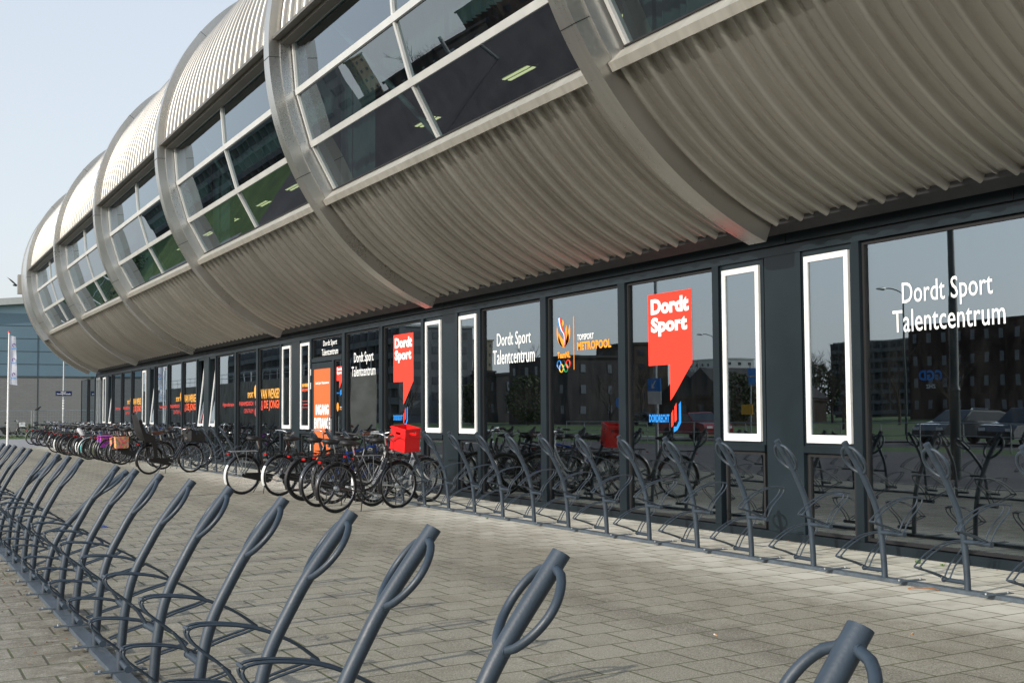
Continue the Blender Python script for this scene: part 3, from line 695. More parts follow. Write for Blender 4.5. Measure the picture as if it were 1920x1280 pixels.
# ================================================================== BIKE STANDS
def bezier3(p, n=8):
    out = []
    P = [V(q) for q in p]
    for i in range(len(P)-1):
        a = P[max(0, i-1)]; b = P[i]; c = P[i+1]; d = P[min(len(P)-1, i+2)]
        for k in range(n):
            t = k/n; out.append(.5*((2*b)+(-a+c)*t+(2*a-5*b+4*c-d)*t*t+(-a+3*b-3*c+d)*t**3))
    out.append(P[-1]); return out
def make_stand(bend=0.):
    """local: base at origin, leans to -y, low arm to -x, middle arm to +x"""
    e = empty('bike_stand')
    prof = [(0, 0, 0), (0, -.006, .14), (0, -.026, .36), (0, -.068, .55), (0, -.150, .73), (0, -.225, .866), (0, -.375, 1.085)]
    if bend: prof = [(x, y*(1+bend*1.0) - bend*.05*z, z*(1-bend*.10)) for x, y, z in prof]
    c = bezier3(prof, 5)
    MB().tube(c, [.0245+.0015*max(0, min(1, (i-20)/8)) for i in range(len(c))], 18).build('post', 'rack', e, 40)
    # flared joint to the oval hoop
    top = c[-1]; d = (c[-1]-c[-3]).normalized(); ax = V((1, 0, 0))
    def at(s):   # point s metres below the top along the post
        k = len(c)-1
        while k > 0 and s > (c[k]-c[k-1]).length: s -= (c[k]-c[k-1]).length; k -= 1
        return c[k]+(c[k-1]-c[k]).normalized()*s if k > 0 else c[0]
    h = MB()
    for sg in (1, -1):
        pts = []
        for i in range(17):
            t = i/16; s = .045+.255*t
            wdt = .018+.094*(sin(pi*t**.9)**.58)
            out = .007*sin(pi*t)
            pts.append(at(s)+ax*sg*wdt + V((0, -.65, -.75))*out)
        h.tube(pts, .0125, 12)
    for s_ in (.045, .300): h.tube([at(s_)+ax*-.03, at(s_)+ax*.03], .0125, 10)
    h.build('hoop', 'rack', e, 45)
    for sgn, z, L in ((1, .36, .27), (-1, .055, .235)):
        py = c[0].y
        for q in c:
            if q.z <= z+.02: py = q.y
        b = MB(); b.tube([(0, py-.005, z), (sgn*L, py-.005, z)], .0175, 12); b.tube([(sgn*(L-.006), py-.005, z), (sgn*(L+.004), py-.005, z)], .0205, 12)
        arm = b.build('arm', 'rack', e, 40)
        wh = MB(); lf = .305 if sgn > 0 else 0.
        tips = []
        for xx in (sgn*(L-.075), sgn*(L-.018)):
            xo = xx
            A = (-.015, .075); B = (.04, .165); Cc = (.155, .27); D = (.175, .328); E_ = (.10, .342); F = (-.06, .318); G_ = (-.20, .255); H = (-.292, .185); I = (-.300, .160); J = (-.16, .118); K = (-.05, .076)
            pts = [(xo, y, z_+lf) for y, z_ in (A, B, Cc, D, E_, F, G_, H, I, J, K)]
            wh.tube(bezier3(pts, 3), .0062, 8)
        for (yy, zz) in ((.178, .332), (-.303, .165)):
            wh.tube([(sgn*(L-.085), yy, zz+lf), (sgn*(L-.008), yy, zz+lf)], .0068, 8)
        wh.build('wheel_holder', 'rack', e, 45)
    return e
S0 = make_stand(); S1 = make_stand(.55)
ordn = ['first', 'second', 'third', 'fourth', 'fifth', 'sixth', 'seventh', 'eighth', 'ninth', 'tenth', 'eleventh', 'twelfth', 'thirteenth', 'fourteenth', 'fifteenth', 'sixteenth', 'seventeenth', 'eighteenth', 'nineteenth', 'twentieth', 'twenty first', 'twenty second', 'twenty third', 'twenty fourth', 'twenty fifth', 'twenty sixth', 'twenty seventh', 'twenty eighth', 'twenty ninth', 'thirtieth']
YR, YN = -1.42, -7.45
used = {'S0': False, 'S1': False}
def stand(x, y, rz, label, group, bent=False):
    key = 'S1' if bent else 'S0'; src = S1 if bent else S0
    o = src if not used[key] else copy_tree(src); used[key] = True
    o.location = (x, y, gz(y)+.028); o.rotation_euler = (random.uniform(-.008, .008), random.uniform(-.01, .01), rz+random.uniform(-.03, .03)); tag(o, label, 'bike stand', group)
    return o
for i in range(-2, 18):
    x = -6.95-.863*i
    nm = ordn[i+2]
    stand(x, YR, 0, 'grey looped bike stand before the glazed front, %s from the right in that row' % nm, 'bike stands along the glazed front')
for i in range(22):
    x = -28.15-.9*i
    stand(x, YR, 0, 'grey looped bike stand left of the entrance, %s going away along the front' % ordn[i], 'bike stands left of the entrance')
near_x = [-1.83, -2.97, -3.82, -4.63, -5.49, -6.40, -7.31, -8.17, -9.07, -9.83, -10.78, -11.64, -12.33, -13.14, -13.85, -14.95, -15.60, -16.28, -17.22, -18.07, -18.95, -19.85, -20.7, -21.6]
for i, x in enumerate(near_x):
    bent = x in (-10.78, -14.95)
    lb = ('bent over grey bike stand, %s from the right in the foreground row' if bent else 'blue grey looped bike stand in the foreground row, %s from the right') % ordn[i]
    stand(x, YN, pi, lb, 'bike stands of the foreground row', bent).scale = (1.04, 1.04, .955 if i else .93) if not bent else (1.04, 1.04, .93)
def rail(name, x0, x1, y, label):
    b = MB(); z = gz(y); xs = x0
    while xs < x1-.1:
        xe = min(xs+4.3, x1); b.box(xs+.004, xe-.004, y-.045, y+.045, z+.002, z+.030); xs = xe
    e = empty(name, (0, 0, 0), 0, label, 'base rail')
    b.build('rail_plate', 'rackrail', e, 0)
    n = int((x1-x0)/.863); p = MB(); q = MB()
    for i in range(n):
        xx = x1-.35-i*.863; s = 1 if i % 2 else -1
        MB().box(xx-.03, xx+.03, y-.14, y+.14, z+.0305, z+.037).build('foot_plate', 'rackrail', e, 0)
        for yy in (y-.11, y+.11): q.tube([(xx, yy, z+.037), (xx, yy, z+.048)], .009, 6)
    q.build('bolts', 'galv', e, 0)
rail('base_rail', -22.3, -4.6, YR, 'grey steel base rail under the bike stands before the glazed front')
rail('base_rail', -47.5, -27.7, YR, 'grey steel base rail under the parked bicycles left of the entrance')
rail('base_rail', -22.4, -.9, YN, 'grey steel base rail bolted down under the foreground bike stands')

# ================================================================== BICYCLES
def wheel(root, x, R=.345, tw=.02, rimmat='rim'):
    w_ = empty('wheel', (x, 0, R)); w_.parent = root
    n = 40
    b = MB(); b.tube([((R-tw)*cos(2*pi*i/n), 0, (R-tw)*sin(2*pi*i/n)) for i in range(n)], tw, 8, closed=True); b.build('tyre', 'tyre', w_, 60)
    b = MB(); b.tube([((R-tw*2.3)*cos(2*pi*i/n), 0, (R-tw*2.3)*sin(2*pi*i/n)) for i in range(n)], .0085, 6, closed=True); b.build('rim', rimmat, w_, 60)
    b = MB()
    for i in range(28):
        a = 2*pi*i/28; s = 1 if i % 2 else -1; a2 = a+(.35 if (i//2) % 2 else -.35)
        b.tube([(.025*cos(a2), s*.03, .025*sin(a2)), ((R-.05)*cos(a), 0, (R-.05)*sin(a))], .0013, 3, cap=False)
    b.build('spokes', 'galv', w_, 60)
    b = MB(); b.tube([(0, -.055, 0), (0, -.04, 0), (0, -.038, 0), (0, .038, 0), (0, .04, 0), (0, .055, 0)], [.008, .008, .03, .03, .008, .008], 10); b.build('hub', 'galv', w_)
    return w_
def arcpts(cx, cz, r, a0, a1, n=14): return [(cx+r*cos(rad(a0+(a1-a0)*i/n)), 0, cz+r*sin(rad(a0+(a1-a0)*i/n))) for i in range(n+1)]
def fender(root, x, a0, a1, mat, R=.345):
    b = MB(); P = arcpts(x, R, R+.017, a0, a1, 16); n = len(P); vs_ = []
    for p in P:
        c = V((x, 0, R)); d = (V(p)-c).normalized()
        for yy, dr in ((-.032, -.016), (-.024, 0), (0, .006), (.024, 0), (.032, -.016)):
            q = V(p)+d*dr; vs_.append((q.x, yy, q.z))
    b.add(vs_, [(5*i+j, 5*i+j+1, 5*i+6+j, 5*i+5+j) for i in range(n-1) for j in range(4)])
    b.tube([(x, .04, R), (P[5][0], .034, P[5][2])], .003, 4); b.tube([(x, -.04, R), (P[5][0], -.034, P[5][2])], .003, 4)
    return b.build('mudguard', mat, root, 50)
def make_bike(frame='bk', step=True, guard=False, fend='bk', saddle='bkm', bars='chrome', case=True, carrier='bkm', grips='bkm', tw=.019, stand_=True, fcar=False, rimmat='rim', stripe=False):
    e = empty('bicycle')
    wheel(e, 0, tw=tw, rimmat=rimmat); wheel(e, 1.10, tw=tw, rimmat=rimmat)
    R = .345; bb = (.47, 0, .285); st = (.285, 0, .80); hb = (.895, 0, .70); ht = (.845, 0, .93)
    f = MB()
    f.tube([bb, st], .018, 10); f.tube([hb, ht], .022, 10)
    if step:
        f.tube(bezier3([ht and (.862, 0, .85), (.80, 0, .66), (.66, 0, .44), (.455, 0, .36)], 5), .017, 10)
        f.tube(bezier3([(.885, 0, .745), (.80, 0, .56), (.66, 0, .35), bb], 5), .021, 10)
    else:
        f.tube([(.30, 0, .76), (.855, 0, .88)], .018, 10); f.tube([(.89, 0, .72), bb], .022, 10)
    for s in (1, -1):
        f.tube([(0, s*.055, R), (.10, s*.05, .32), bb], .0095, 8); f.tube([(0, s*.055, R), (.27, s*.02, .74)], .0075, 8)
    f.tube([(bb[0], -.035, bb[2]), (bb[0], .035, bb[2])], .022, 12)
    fr = f.build('frame', frame, e, 50)
    k = MB()
    for s in (1, -1): k.tube(bezier3([(.905, s*.045, .66), (.95, s*.05, .52), (1.02, s*.05, .42), (1.10, s*.05, R)], 4), .011, 8)
    k.tube([(.902, -.05, .665), (.902, .05, .665)], .016, 8); k.build('fork', frame, e, 50)
    sd_ = MB(); sd_.tube([st, (.245, 0, .93)], .0125, 10); sd_.build('seat_post', 'chrome', e)
    s_ = MB(); vs_ = []; prof = [(-.17, .03, .02), (-.14, .095, .04), (-.05, .112, .046), (.03, .066, .04), (.10, .028, .024), (.145, .012, .014)]
    for px, wd, hh in prof:
        zt = .965+(.012 if px < -.08 else 0)
        for j in range(8):
            a = 2*pi*j/8; vs_.append((.225+px, wd*cos(a), zt+hh*sin(a)))
    s_.add(vs_, [(8*i+j, 8*i+(j+1) % 8, 8*i+8+(j+1) % 8, 8*i+8+j) for i in range(5) for j in range(8)]+[tuple(range(8)), tuple(range(40, 48))[::-1]])
    s_.tube([(.12, .05, .90), (.12, .05, .95)], .012, 6); s_.tube([(.12, -.05, .90), (.12, -.05, .95)], .012, 6)
    s_.build('saddle', saddle, e, 60)
    h = MB(); h.tube([ht, (.825, 0, 1.04)], .013, 10)
    bar = [(.66, .29, 1.075), (.76, .275, 1.085), (.86, .19, 1.085), (.895, .10, 1.06), (.845, 0, 1.04), (.895, -.10, 1.06), (.86, -.19, 1.085), (.76, -.275, 1.085), (.66, -.29, 1.075)] if bars != 'flat' else [(.78, .30, 1.06), (.83, .15, 1.05), (.84, 0, 1.04), (.83, -.15, 1.05), (.78, -.30, 1.06)]
    h.tube(bezier3(bar, 4), .011, 8)
    hb_ = h.build('handlebar', 'chrome' if bars == 'chrome' else 'bkm', e, 50)
    for s in (1, -1):
        p, q = (V(bar[0]), V(bar[1])) if s > 0 else (V(bar[-1]), V(bar[-2]))
        MB().tube([p-(q-p)*.1, p+(q-p)*.95], .0165, 8).build('grip', grips, hb_, 50)
        MB().tube([p+(q-p)*1.0+V((.03, -s*.01, -.01)), p+(q-p)*.3+V((.045, 0, -.045))], .005, 6).build('brake_lever', 'galv', hb_)
    MB().tube(bezier3([(.88, .07, 1.05), (.99, .05, .98), (.95, .03, .75), (.92, .02, .66)], 4), .0028, 5).tube(bezier3([(.88, -.07, 1.05), (1.0, -.05, .94), (.93, -.03, .70), (.7, -.02, .42)], 4), .0028, 5).build('cable', 'bkm', e)
    if fend:
        tail = fend == 'bwhite'
        fender(e, 0, 20, 150 if tail else 205, 'bk' if tail else fend); fender(e, 1.10, 35, 165 if tail else 200, 'bk' if tail else fend)
        if tail: fender(e, 0, 150.5, 205, fend); fender(e, 1.10, 165.5, 205, fend)
    if guard:                                    # coat guards over the upper rear wheel
        c = MB()
        for s in (1, -1): c.prism([(.0, .345), (-.22, .60), (-.08, .70), (.12, .68), (.26, .56), (.22, .36)], 'y', s*.040, s*.043)
        c.build('coat_guard', 'bkm', e, 0)
    c = MB(); c.tube([(.20, 0, .62), (.15, -.05, .68), (.08, -.05, .71), (.05, 0, .66), (.08, .05, .71), (.15, .05, .68)], .012, 6, closed=True); c.build('frame_lock', 'bkm', e)
    if case:
        c = MB(); P = [(-.05, .315), (-.045, .365), (.0, .385), (.47, .375), (.535, .345), (.56, .285), (.535, .225), (.47, .195), (.0, .30)]
        c.prism(P, 'y', -.062, -.048); c.build('chain_case', 'bkm', e, 0)
    else:
        c = MB(); c.tube([(bb[0]+.085*cos(2*pi*i/20), -.055, bb[2]+.085*sin(2*pi*i/20)) for i in range(20)], .006, 5, closed=True); c.tube([(0, -.055, .385), (.46, -.055, .368)], .004, 4); c.tube([(0, -.055, .305), (.46, -.055, .20)], .004, 4); c.build('chainring', 'bkm', e)
    c = MB()
    for s in (1, -1):
        a = .35 if s < 0 else .35+pi
        q = (bb[0]+.165*cos(a), s*.08, bb[2]-.165*sin(a)); c.tube([(bb[0], s*.07, bb[2]), q], .009, 8); c.box(q[0]-.045, q[0]+.045, q[1]+s*.015, q[1]+s*.09, q[2]-.012, q[2]+.012)
    c.build('crank', 'galv', e)
    if carrier:
        c = MB(); zc_ = .755
        for yy in (-.055, 0, .055): c.tube([(-.27, yy, zc_), (.24, yy, zc_)], .006, 6)
        for xx in (-.27, -.1, .08, .24): c.tube([(xx, -.058, zc_), (xx, .058, zc_)], .005, 6)
        for s in (1, -1): c.tube([(-.20, s*.055, zc_), (0, s*.062, .36)], .0055, 6); c.tube([(.02, s*.055, zc_), (0, s*.062, .36)], .0055, 6)
        c.build('carrier', carrier, e)
    MB().box(-.315, -.29, -.036, .036, .70, .73).build('tail_light', 'lens', e)
    MB().tube([(.93, 0, .83), (.965, 0, .832), (.985, 0, .833)], [.018, .033, .03], 10).build('headlight', 'chrome', e)
    if stand_:
        c = MB(); c.tube([(.40, .05, .26), (.30, .15, .005-gz(0))], .008, 6); c.tube([(.42, -.05, .26), (.36, -.10, .005)], .008, 6); c.build('kickstand', 'bkm', e)
    if fcar:
        c = MB()
        for yy in (-.13, -.045, .045, .13): c.tube([(.97, yy, .745), (1.27, yy, .745)], .007, 6)
        for xx in (.97, 1.12, 1.27): c.tube([(xx, -.14, .745), (xx, .14, .745)], .007, 6)
        for s in (1, -1): c.tube([(1.24, s*.13, .745), (1.10, s*.07, .36)], .006, 6); c.tube([(.97, s*.1, .745), (.90, s*.02, .72)], .007, 6)
        c.build('front_carrier', 'bkm', e)
    return e
def crate(parent, mat, x0, x1, w_, z0, z1, name='crate', label=None):
    b = MB(); t = .008; H = z1-z0; zs = z0+H*.70
    b.box(x0, x1, -w_, w_, z0, z0+t)
    for y in (-w_, w_-t):
        b.box(x0, x1, y, y+t, z0+t, zs)
        cx = (x0+x1)/2
        b.box(x0, cx-.065, y, y+t, zs, zs+.05); b.box(cx+.065, x1, y, y+t, zs, zs+.05); b.box(x0, x1, y, y+t, zs+.05, z1)
    for x in (x0, x1-t):
        b.box(x, x+t, -w_+t, w_-t, z0+t, zs); b.box(x, x+t, -w_+t, -.055, zs, zs+.035); b.box(x, x+t, .055, w_-t, zs, zs+.035); b.box(x, x+t, -w_+t, w_-t, zs+.035, z1)
    r = .012
    for zz in (z1-.02, z0+H*.62, z0+.02):
        b.box(x0-r, x1+r, -w_-r, -w_-.001, zz-.008, zz+.008); b.box(x0-r, x1+r, w_+.001, w_+r, zz-.008, zz+.008)
        b.box(x0-r, x0-.001, -w_-.001, w_+.001, zz-.008, zz+.008); b.box(x1+.001, x1+r, -w_-.001, w_+.001, zz-.008, zz+.008)
    o = b.build(name, mat, parent, 0)
    if label: o['label'] = label
    return o
def basket(parent, x0, x1, w_, z0, z1, mat='bkm'):
    b = MB(); 
    for k in range(6):
        t = k/5; z = z0+(z1-z0)*t; e_ = .015*t
        b.tube([(x0-e_, -w_-e_, z), (x1+e_, -w_-e_, z), (x1+e_, w_+e_, z), (x0-e_, w_+e_, z)], .0045 if k < 5 else .008, 5, closed=True)
    for i in range(7):
        u = i/6
        for (xa, ya) in ((x0+(x1-x0)*u, -w_), (x0+(x1-x0)*u, w_), (x0, -w_+2*w_*u), (x1, -w_+2*w_*u)): b.tube([(xa, ya, z0), (xa, ya, z1)], .003, 4)
    for i in range(6): b.tube([(x0, -w_+2*w_*i/5, z0), (x1, -w_+2*w_*i/5, z0)], .004, 4)
    return b.build('basket', mat, parent)
def pannier(parent, mat, w_=.19, h=.31):
    for s in (1, -1):
        b = MB(); x0, x1 = -.24, -.24+2*w_; z1 = .765; z0 = z1-h
        P = [(x0+.02, z0), (x1-.02, z0), (x1, z0+.05), (x1, z1-.01), (x0, z1-.01), (x0, z0+.05)]
        b.prism(P, 'y', s*.075, s*.185); b.prism([(x0-.004, z1-.16), (x1+.004, z1-.16), (x1+.004, z1+.004), (x0-.004, z1+.004)], 'y', s*.186, s*.192)
        b.build('pannier', mat, parent, 0)
    MB().box(-.245, -.235+2*w_, -.19, .19, .768, .782).build('pannier_bridge', mat, parent, 0)
def childseat(parent):
    b = MB(); vs_ = []
    prof = [(.02, .86, .10), (-.02, .80, .14), (-.20, .80, .16), (-.30, .92, .16), (-.36, 1.12, .15), (-.42, 1.34, .12), (-.43, 1.40, .09)]
    for x, z, wd in prof:
        vs_ += [(x, -wd, z+.05), (x, -wd*.8, z), (x, wd*.8, z), (x, wd, z+.05)]
    n = len(prof); b.add(vs_, [(4*i+j, 4*i+j+1, 4*i+5+j, 4*i+4+j) for i in range(n-1) for j in range(3)])
    for s in (1, -1):
        b.prism([(.04, .90), (.04, .78), (-.22, .76), (-.40, 1.28), (-.32, 1.30), (-.22, 1.0)], 'y', s*.16, s*.175)
        b.prism([(.06, .80), (.12, .42), (.02, .40), (-.04, .78)], 'y', s*.165, s*.185)
        b.box(-.02, .16, s*.13, s*.19, .38, .41)
    b.box(-.25, .0, -.12, .12, .762, .80)
    return b.build('child_seat', 'bkm', parent, 40)
protos = {}
def bike(kind, x, y, ang, lean, label, group='bicycles parked at the sports hall', extra=None):
    if kind not in protos:
        kw = BK[kind]; protos[kind] = [make_bike(**kw), False]
    p = protos[kind]
    if not p[1]: o = p[0]
    else: o = copy_tree(PRIST[kind])
    if not p[1]: p[1] = True; PRIST[kind] = o
    o.location = (x, y, gz(y)); o.rotation_euler = (rad(lean), 0, ang); tag(o, label, 'bicycle', group)
    return o
PRIST = {}
BK = {
 'black_step': dict(guard=True), 'black_diamond': dict(step=False, case=False, bars='flat', fend='bkm'),
 'silver_fender': dict(fend='bwhite', carrier='galv'), 'white_front': dict(fend='bwhite', frame='bk', bars='chrome'),
 'fat': dict(tw=.028, step=False, case=False, fend='bkm', rimmat='bkm', bars='flat'),
 'grey_city': dict(frame='bgrey', fend='bgrey', carrier='bkm', bars='flat'), 'blue': dict(frame='bblue', step=False, case=False, fend='bkm', bars='flat'),
 'white': dict(frame='bwhite', fend='bwhite', carrier='galv', case=False), 'oma_brown': dict(grips='leather', saddle='leather', fcar=True, frame='bk'),
 'redcrate': dict(grips='leather', fcar=True, case=False, frame='bk'), 'olive': dict(frame='bgreen', fend='bgreen'), 'teal': dict(frame='bteal', fend='bteal', carrier='galv'),
 'redrim': dict(tw=.032, rimmat='bred', case=False, step=False, bars='flat', fend=None), 'maroon': dict(frame='bred', fend='galv', grips='leather')}
H0 = pi/2
# items that differ are added after the copies of a kind exist (see below), so copies stay plain
specials = []
def hd_(dx, dy): return atan2(dy, dx)
sp = [
 ('redcrate', -17.06, -2.87, hd_(-.34, 1.10), 3, 'black bicycle with a big red crate on its front carrier', 'crate_red'),
 ('blue', -18.75, -2.35, hd_(-.28, 1.1), -3, 'bicycle with a blue frame and straight bars behind the red crate one', None),
 ('grey_city', -18.30, -2.73, hd_(-.40, 1.10), 4, 'dark grey bicycle with a red tail light left of the red crate one', None),
 ('fat', -19.68, -2.52, hd_(-.30, 1.10), 4, 'black bicycle with thick tyres among those by the entrance', None),
 ('white_front', -21.05, -2.51, hd_(-.30, 1.10), 4, 'black bicycle with long white mudguards right of the orange door', None),
 ('silver_fender', -21.90, -2.93, hd_(-.28, 1.10), 5, 'bicycle with a silver carrier and white rear mudguard, leftmost by the entrance', None),
 ('white', -17.85, -2.03, hd_(-.40, 1.2), -5, 'white bicycle with a silver carrier behind the red crate one', None),
 ('black_diamond', -18.9, -1.85, hd_(-.2, 1.1), 5, 'black sports bicycle pushed in behind the blue one', None),
 ('black_step', -19.75, -1.80, hd_(-.3, 1.1), -4, 'black step through bicycle behind the thick tyred one by the entrance', None),
 ('grey_city', -20.6, -1.78, hd_(-.25, 1.1), 3, 'dark grey bicycle closest to the orange door', None),
 ('black_diamond', -32.9, -2.1, hd_(-.3, 1.1), 4, 'black sports bicycle alone between the brown saddle roadster and the long row', None),
 ('oma_brown', -30.52, -2.87, hd_(-.36, 1.10), 2, 'black roadster with a child seat, brown saddle and a dark front crate', 'child'),
]
kinds = ['black_step', 'black_diamond', 'grey_city', 'silver_fender', 'olive', 'black_step', 'maroon', 'fat', 'teal', 'black_step', 'white', 'blue', 'black_diamond']
kname = {'black_step': 'black step through bicycle', 'black_diamond': 'black sports bicycle', 'grey_city': 'dark grey city bicycle', 'silver_fender': 'black bicycle with white mudguards', 'olive': 'olive green bicycle', 'maroon': 'dark red bicycle', 'fat': 'thick tyred black bicycle', 'teal': 'teal bicycle', 'white': 'white bicycle', 'blue': 'blue bicycle', 'redrim': 'black bicycle with red rims', 'white_front': 'black bicycle with white front mudguard', 'oma_brown': 'black roadster with brown saddle'}
rows = []
xs = [-36.8, -37.7, -39.0, -39.66, -40.3, -41.0, -41.85, -42.3, -42.9, -43.66, -44.1, -44.9, -45.6, -46.5, -47.2, -48.17, -48.9, -49.6, -50.5, -51.5, -52.4, -53.6, -54.8, -56.0, -57.2, -58.6, -60.0, -61.3, -62.6, -64.0, -65.3]
for i, x in enumerate(xs):
    kd = kinds[i % len(kinds)]; ex_ = None; y = -2.45+random.uniform(-.15, .12) if x > -51 else -1.75+random.uniform(-.3, .2)
    lb = None
    if x == -36.8: kd, ex_, lb = 'black_step', 'bag_orange', 'bicycle with an orange flowered pannier at the right end of the long parked row'
    elif x == -39.66: kd, ex_, lb = 'black_step', 'bag_purple', 'bicycle with a purple flowered pannier in the long parked row'
    elif x == -43.66: ex_, lb = 'bag_grey', kname[kd]+' carrying a grey plastic bag in the long parked row'
    elif x == -48.17: kd, lb = 'redrim', 'black bicycle with red rims and thick tyres in the long parked row'
    if lb is None: lb = '%s in the long parked row, %s from its right end' % (kname[kd], ordn[i] if i < 30 else 'last')
    rows.append((kd, x, y, H0+random.uniform(.02, .34), random.uniform(-7, 7), lb, ex_))
# a second layer with their wheels up in the raised holders
for i, x in enumerate([-38.3, -39.4, -40.65, -41.6, -42.6, -43.5, -44.5, -45.3, -46.1, -46.9, -47.7, -48.4, -49.2, -34.2]):
    kd = kinds[(i*3+1) % len(kinds)]
    rows.append((kd, x, -1.95, H0+random.uniform(-.1, .2), random.uniform(-6, 6), '%s parked close to the glazing, %s such from the right' % (kname[kd], ordn[i]), None))
far = [('black_step', -85.6, -1.35, H0-.05, 3, 'black bicycle with a white crate standing by the flagpole', 'crate_white'),
       ('grey_city', -84.5, .25, H0+.3, 3, 'grey bicycle at the grass edge beside the mesh fence', None),
       ('blue', -83.4, 1.15, H0+.35, -2, 'blue bicycle at the grass edge right of the grey one', None)]
allb = sp+rows+far
made = []
for kd, x, y, a, ln, lb, ex_ in allb: made.append((bike(kd, x, y, a, ln, lb), ex_))
for o, ex_ in made:
    if ex_ == 'crate_red':
        k_ = crate(o, 'crate', 1.02, 1.30, .165, .755, 1.10); k_.location = (.02, 0, .03); k_.rotation_euler = (rad(7), rad(-4), 0)
        tx = text('lettering', 'EXPLORER', (0, .26, 0, .035), 0, 'textw', o, .03); tx.location = (.62, -.021, .375); tx.rotation_euler = (0, rad(-50), 0)
    elif ex_ == 'child': childseat(o); crate(o, 'dkcrate', .98, 1.36, .20, .755, 1.02)
    elif ex_ == 'crate_white': crate(o, 'bwhite', .95, 1.28, .17, .72, .98)
    elif ex_ in ('bag_orange', 'bag_purple'): pannier(o, ex_)
    elif ex_ == 'bag_grey':
        b = MB(); b.tube(bezier3([(-.2, .05, .98), (-.12, .02, .9), (-.05, 0, .80), (0, .02, .66), (.02, .05, .5)], 4), [.02+.07*sin(pi*i/17)**.6 for i in range(17)], 9); b.build('plastic_bag', 'bag_grey', o, 80)
# baskets on a few of the parked row
for idx in (14, 16, 21, 27, 31): basket(made[idx][0], .95, 1.25, .16, .78, 1.0)

# ================================================================== LEFT BACKGROUND
nb = empty('blue_hall', (-95, 0, 0), 0, 'large blue panelled hall with a grey block base and shallow pitched roof', 'building')
def nbx(b): return Matrix.Translation((95, 0, 0))
b = MB(); b.box(-20, 0, -9, 5.3, -.3, 4.1); b.build('base_wall', 'brick_grey', nb, 0)
b = MB(); b.box(-19.9, -.12, -8.9, 11, 4.2, 8.6); b.build('panel_wall', 'bluepanel', nb, 0)
j = MB()
for z in (4.14, 5.02, 5.92, 6.82, 7.72): j.box(-.119, -.10, -8.9, 11, z, z+.035)
for y in (-5.8, 1.65, 9.0): j.box(-.119, -.095, y, y+.05, 4.2, 8.6)
j.box(.0, .03, -9, 5.3, 4.08, 4.2); j.box(.001, .02, -5.8, -5.75, 0, 4.08); j.box(.001, .02, 1.65, 1.7, 0, 4.08)
j.build('panel_joint', 'lampgrey', nb, 0)
b = MB(); b.prism([(-9, 8.6), (11, 8.6), (11, 10.25), (-9, 8.3)], 'x', -19.8, -.2); b.build('gable', 'bluelight', nb, 0)
b = MB(); b.prism([(-9.2, 8.28), (12, 10.38), (12, 10.85), (-9.2, 8.75)], 'x', -19.8, .5); b.build('roof', 'eave', nb, 0)
b = MB(); b.box(-21, -1.2, 5.301, 26, -.3, 4.1995); b.box(-21.001, -1.1, 5.3, 26, 4.2, 8.2)
b.build('side_wall', 'bluelight', nb, 0)
j = MB()
for z in (1.0, 2.0, 3.0): j.box(-1.199, -1.18, 5.4, 26, z, z+.03)
j.build('side_joint', 'bluepanel', nb, 0)
# mesh fence
fe = empty('mesh_fence', (-88, 0, 0), 0, 'grey steel mesh site fence in front of the blue hall', 'fence')
for k in range(5):
    y0 = -11.0+k*3.9 if k < 3 else -11.0+k*3.9
    b = MB(); y1 = y0+3.8; z1 = 1.72
    for yy in (y0+.03, y1-.03): b.tube([(0, yy, -.1), (0, yy, z1)], .03, 6)
    for zz in (.15, z1): b.tube([(0, y0+.03, zz), (0, y1-.03, zz)], .024, 6)
    b.build('fence_frame', 'galv', fe)
    b = MB()
    for i in range(1, 22): b.tube([(0, y0+i*.172, .15), (0, y0+i*.172, z1)], .004, 3, cap=False)
    for i in range(1, 8): b.tube([(0, y0+.03, .15+i*.2), (0, y1-.03, .15+i*.2)], .005, 3, cap=False)
    b.build('mesh_panel', 'galv', fe)
# hedge under the fence
b = MB(); random.seed(3)
for i in range(2600):
    y = random.uniform(-14, 5.5); z = random.uniform(-.1, .95); x = random.uniform(-.5, .5)
    if z > .62+.25*sin(y*1.7)+.12*sin(y*5): continue
    s = random.uniform(.05, .11); a = V((random.uniform(-1, 1), random.uniform(-1, 1), random.uniform(-1, 1))).normalized(); c = a.orthogonal().normalized()*s; d = a*s
    p = V((x, y, z)); b.add([p-c, p+d, p+c, p-d], [(0, 1, 2, 3)])
h_ = b.build('hedge', 'bush', None, 0); h_.location = (-90, 0, 0); tag(h_, 'low dark hedge at the foot of the blue hall', 'hedge')
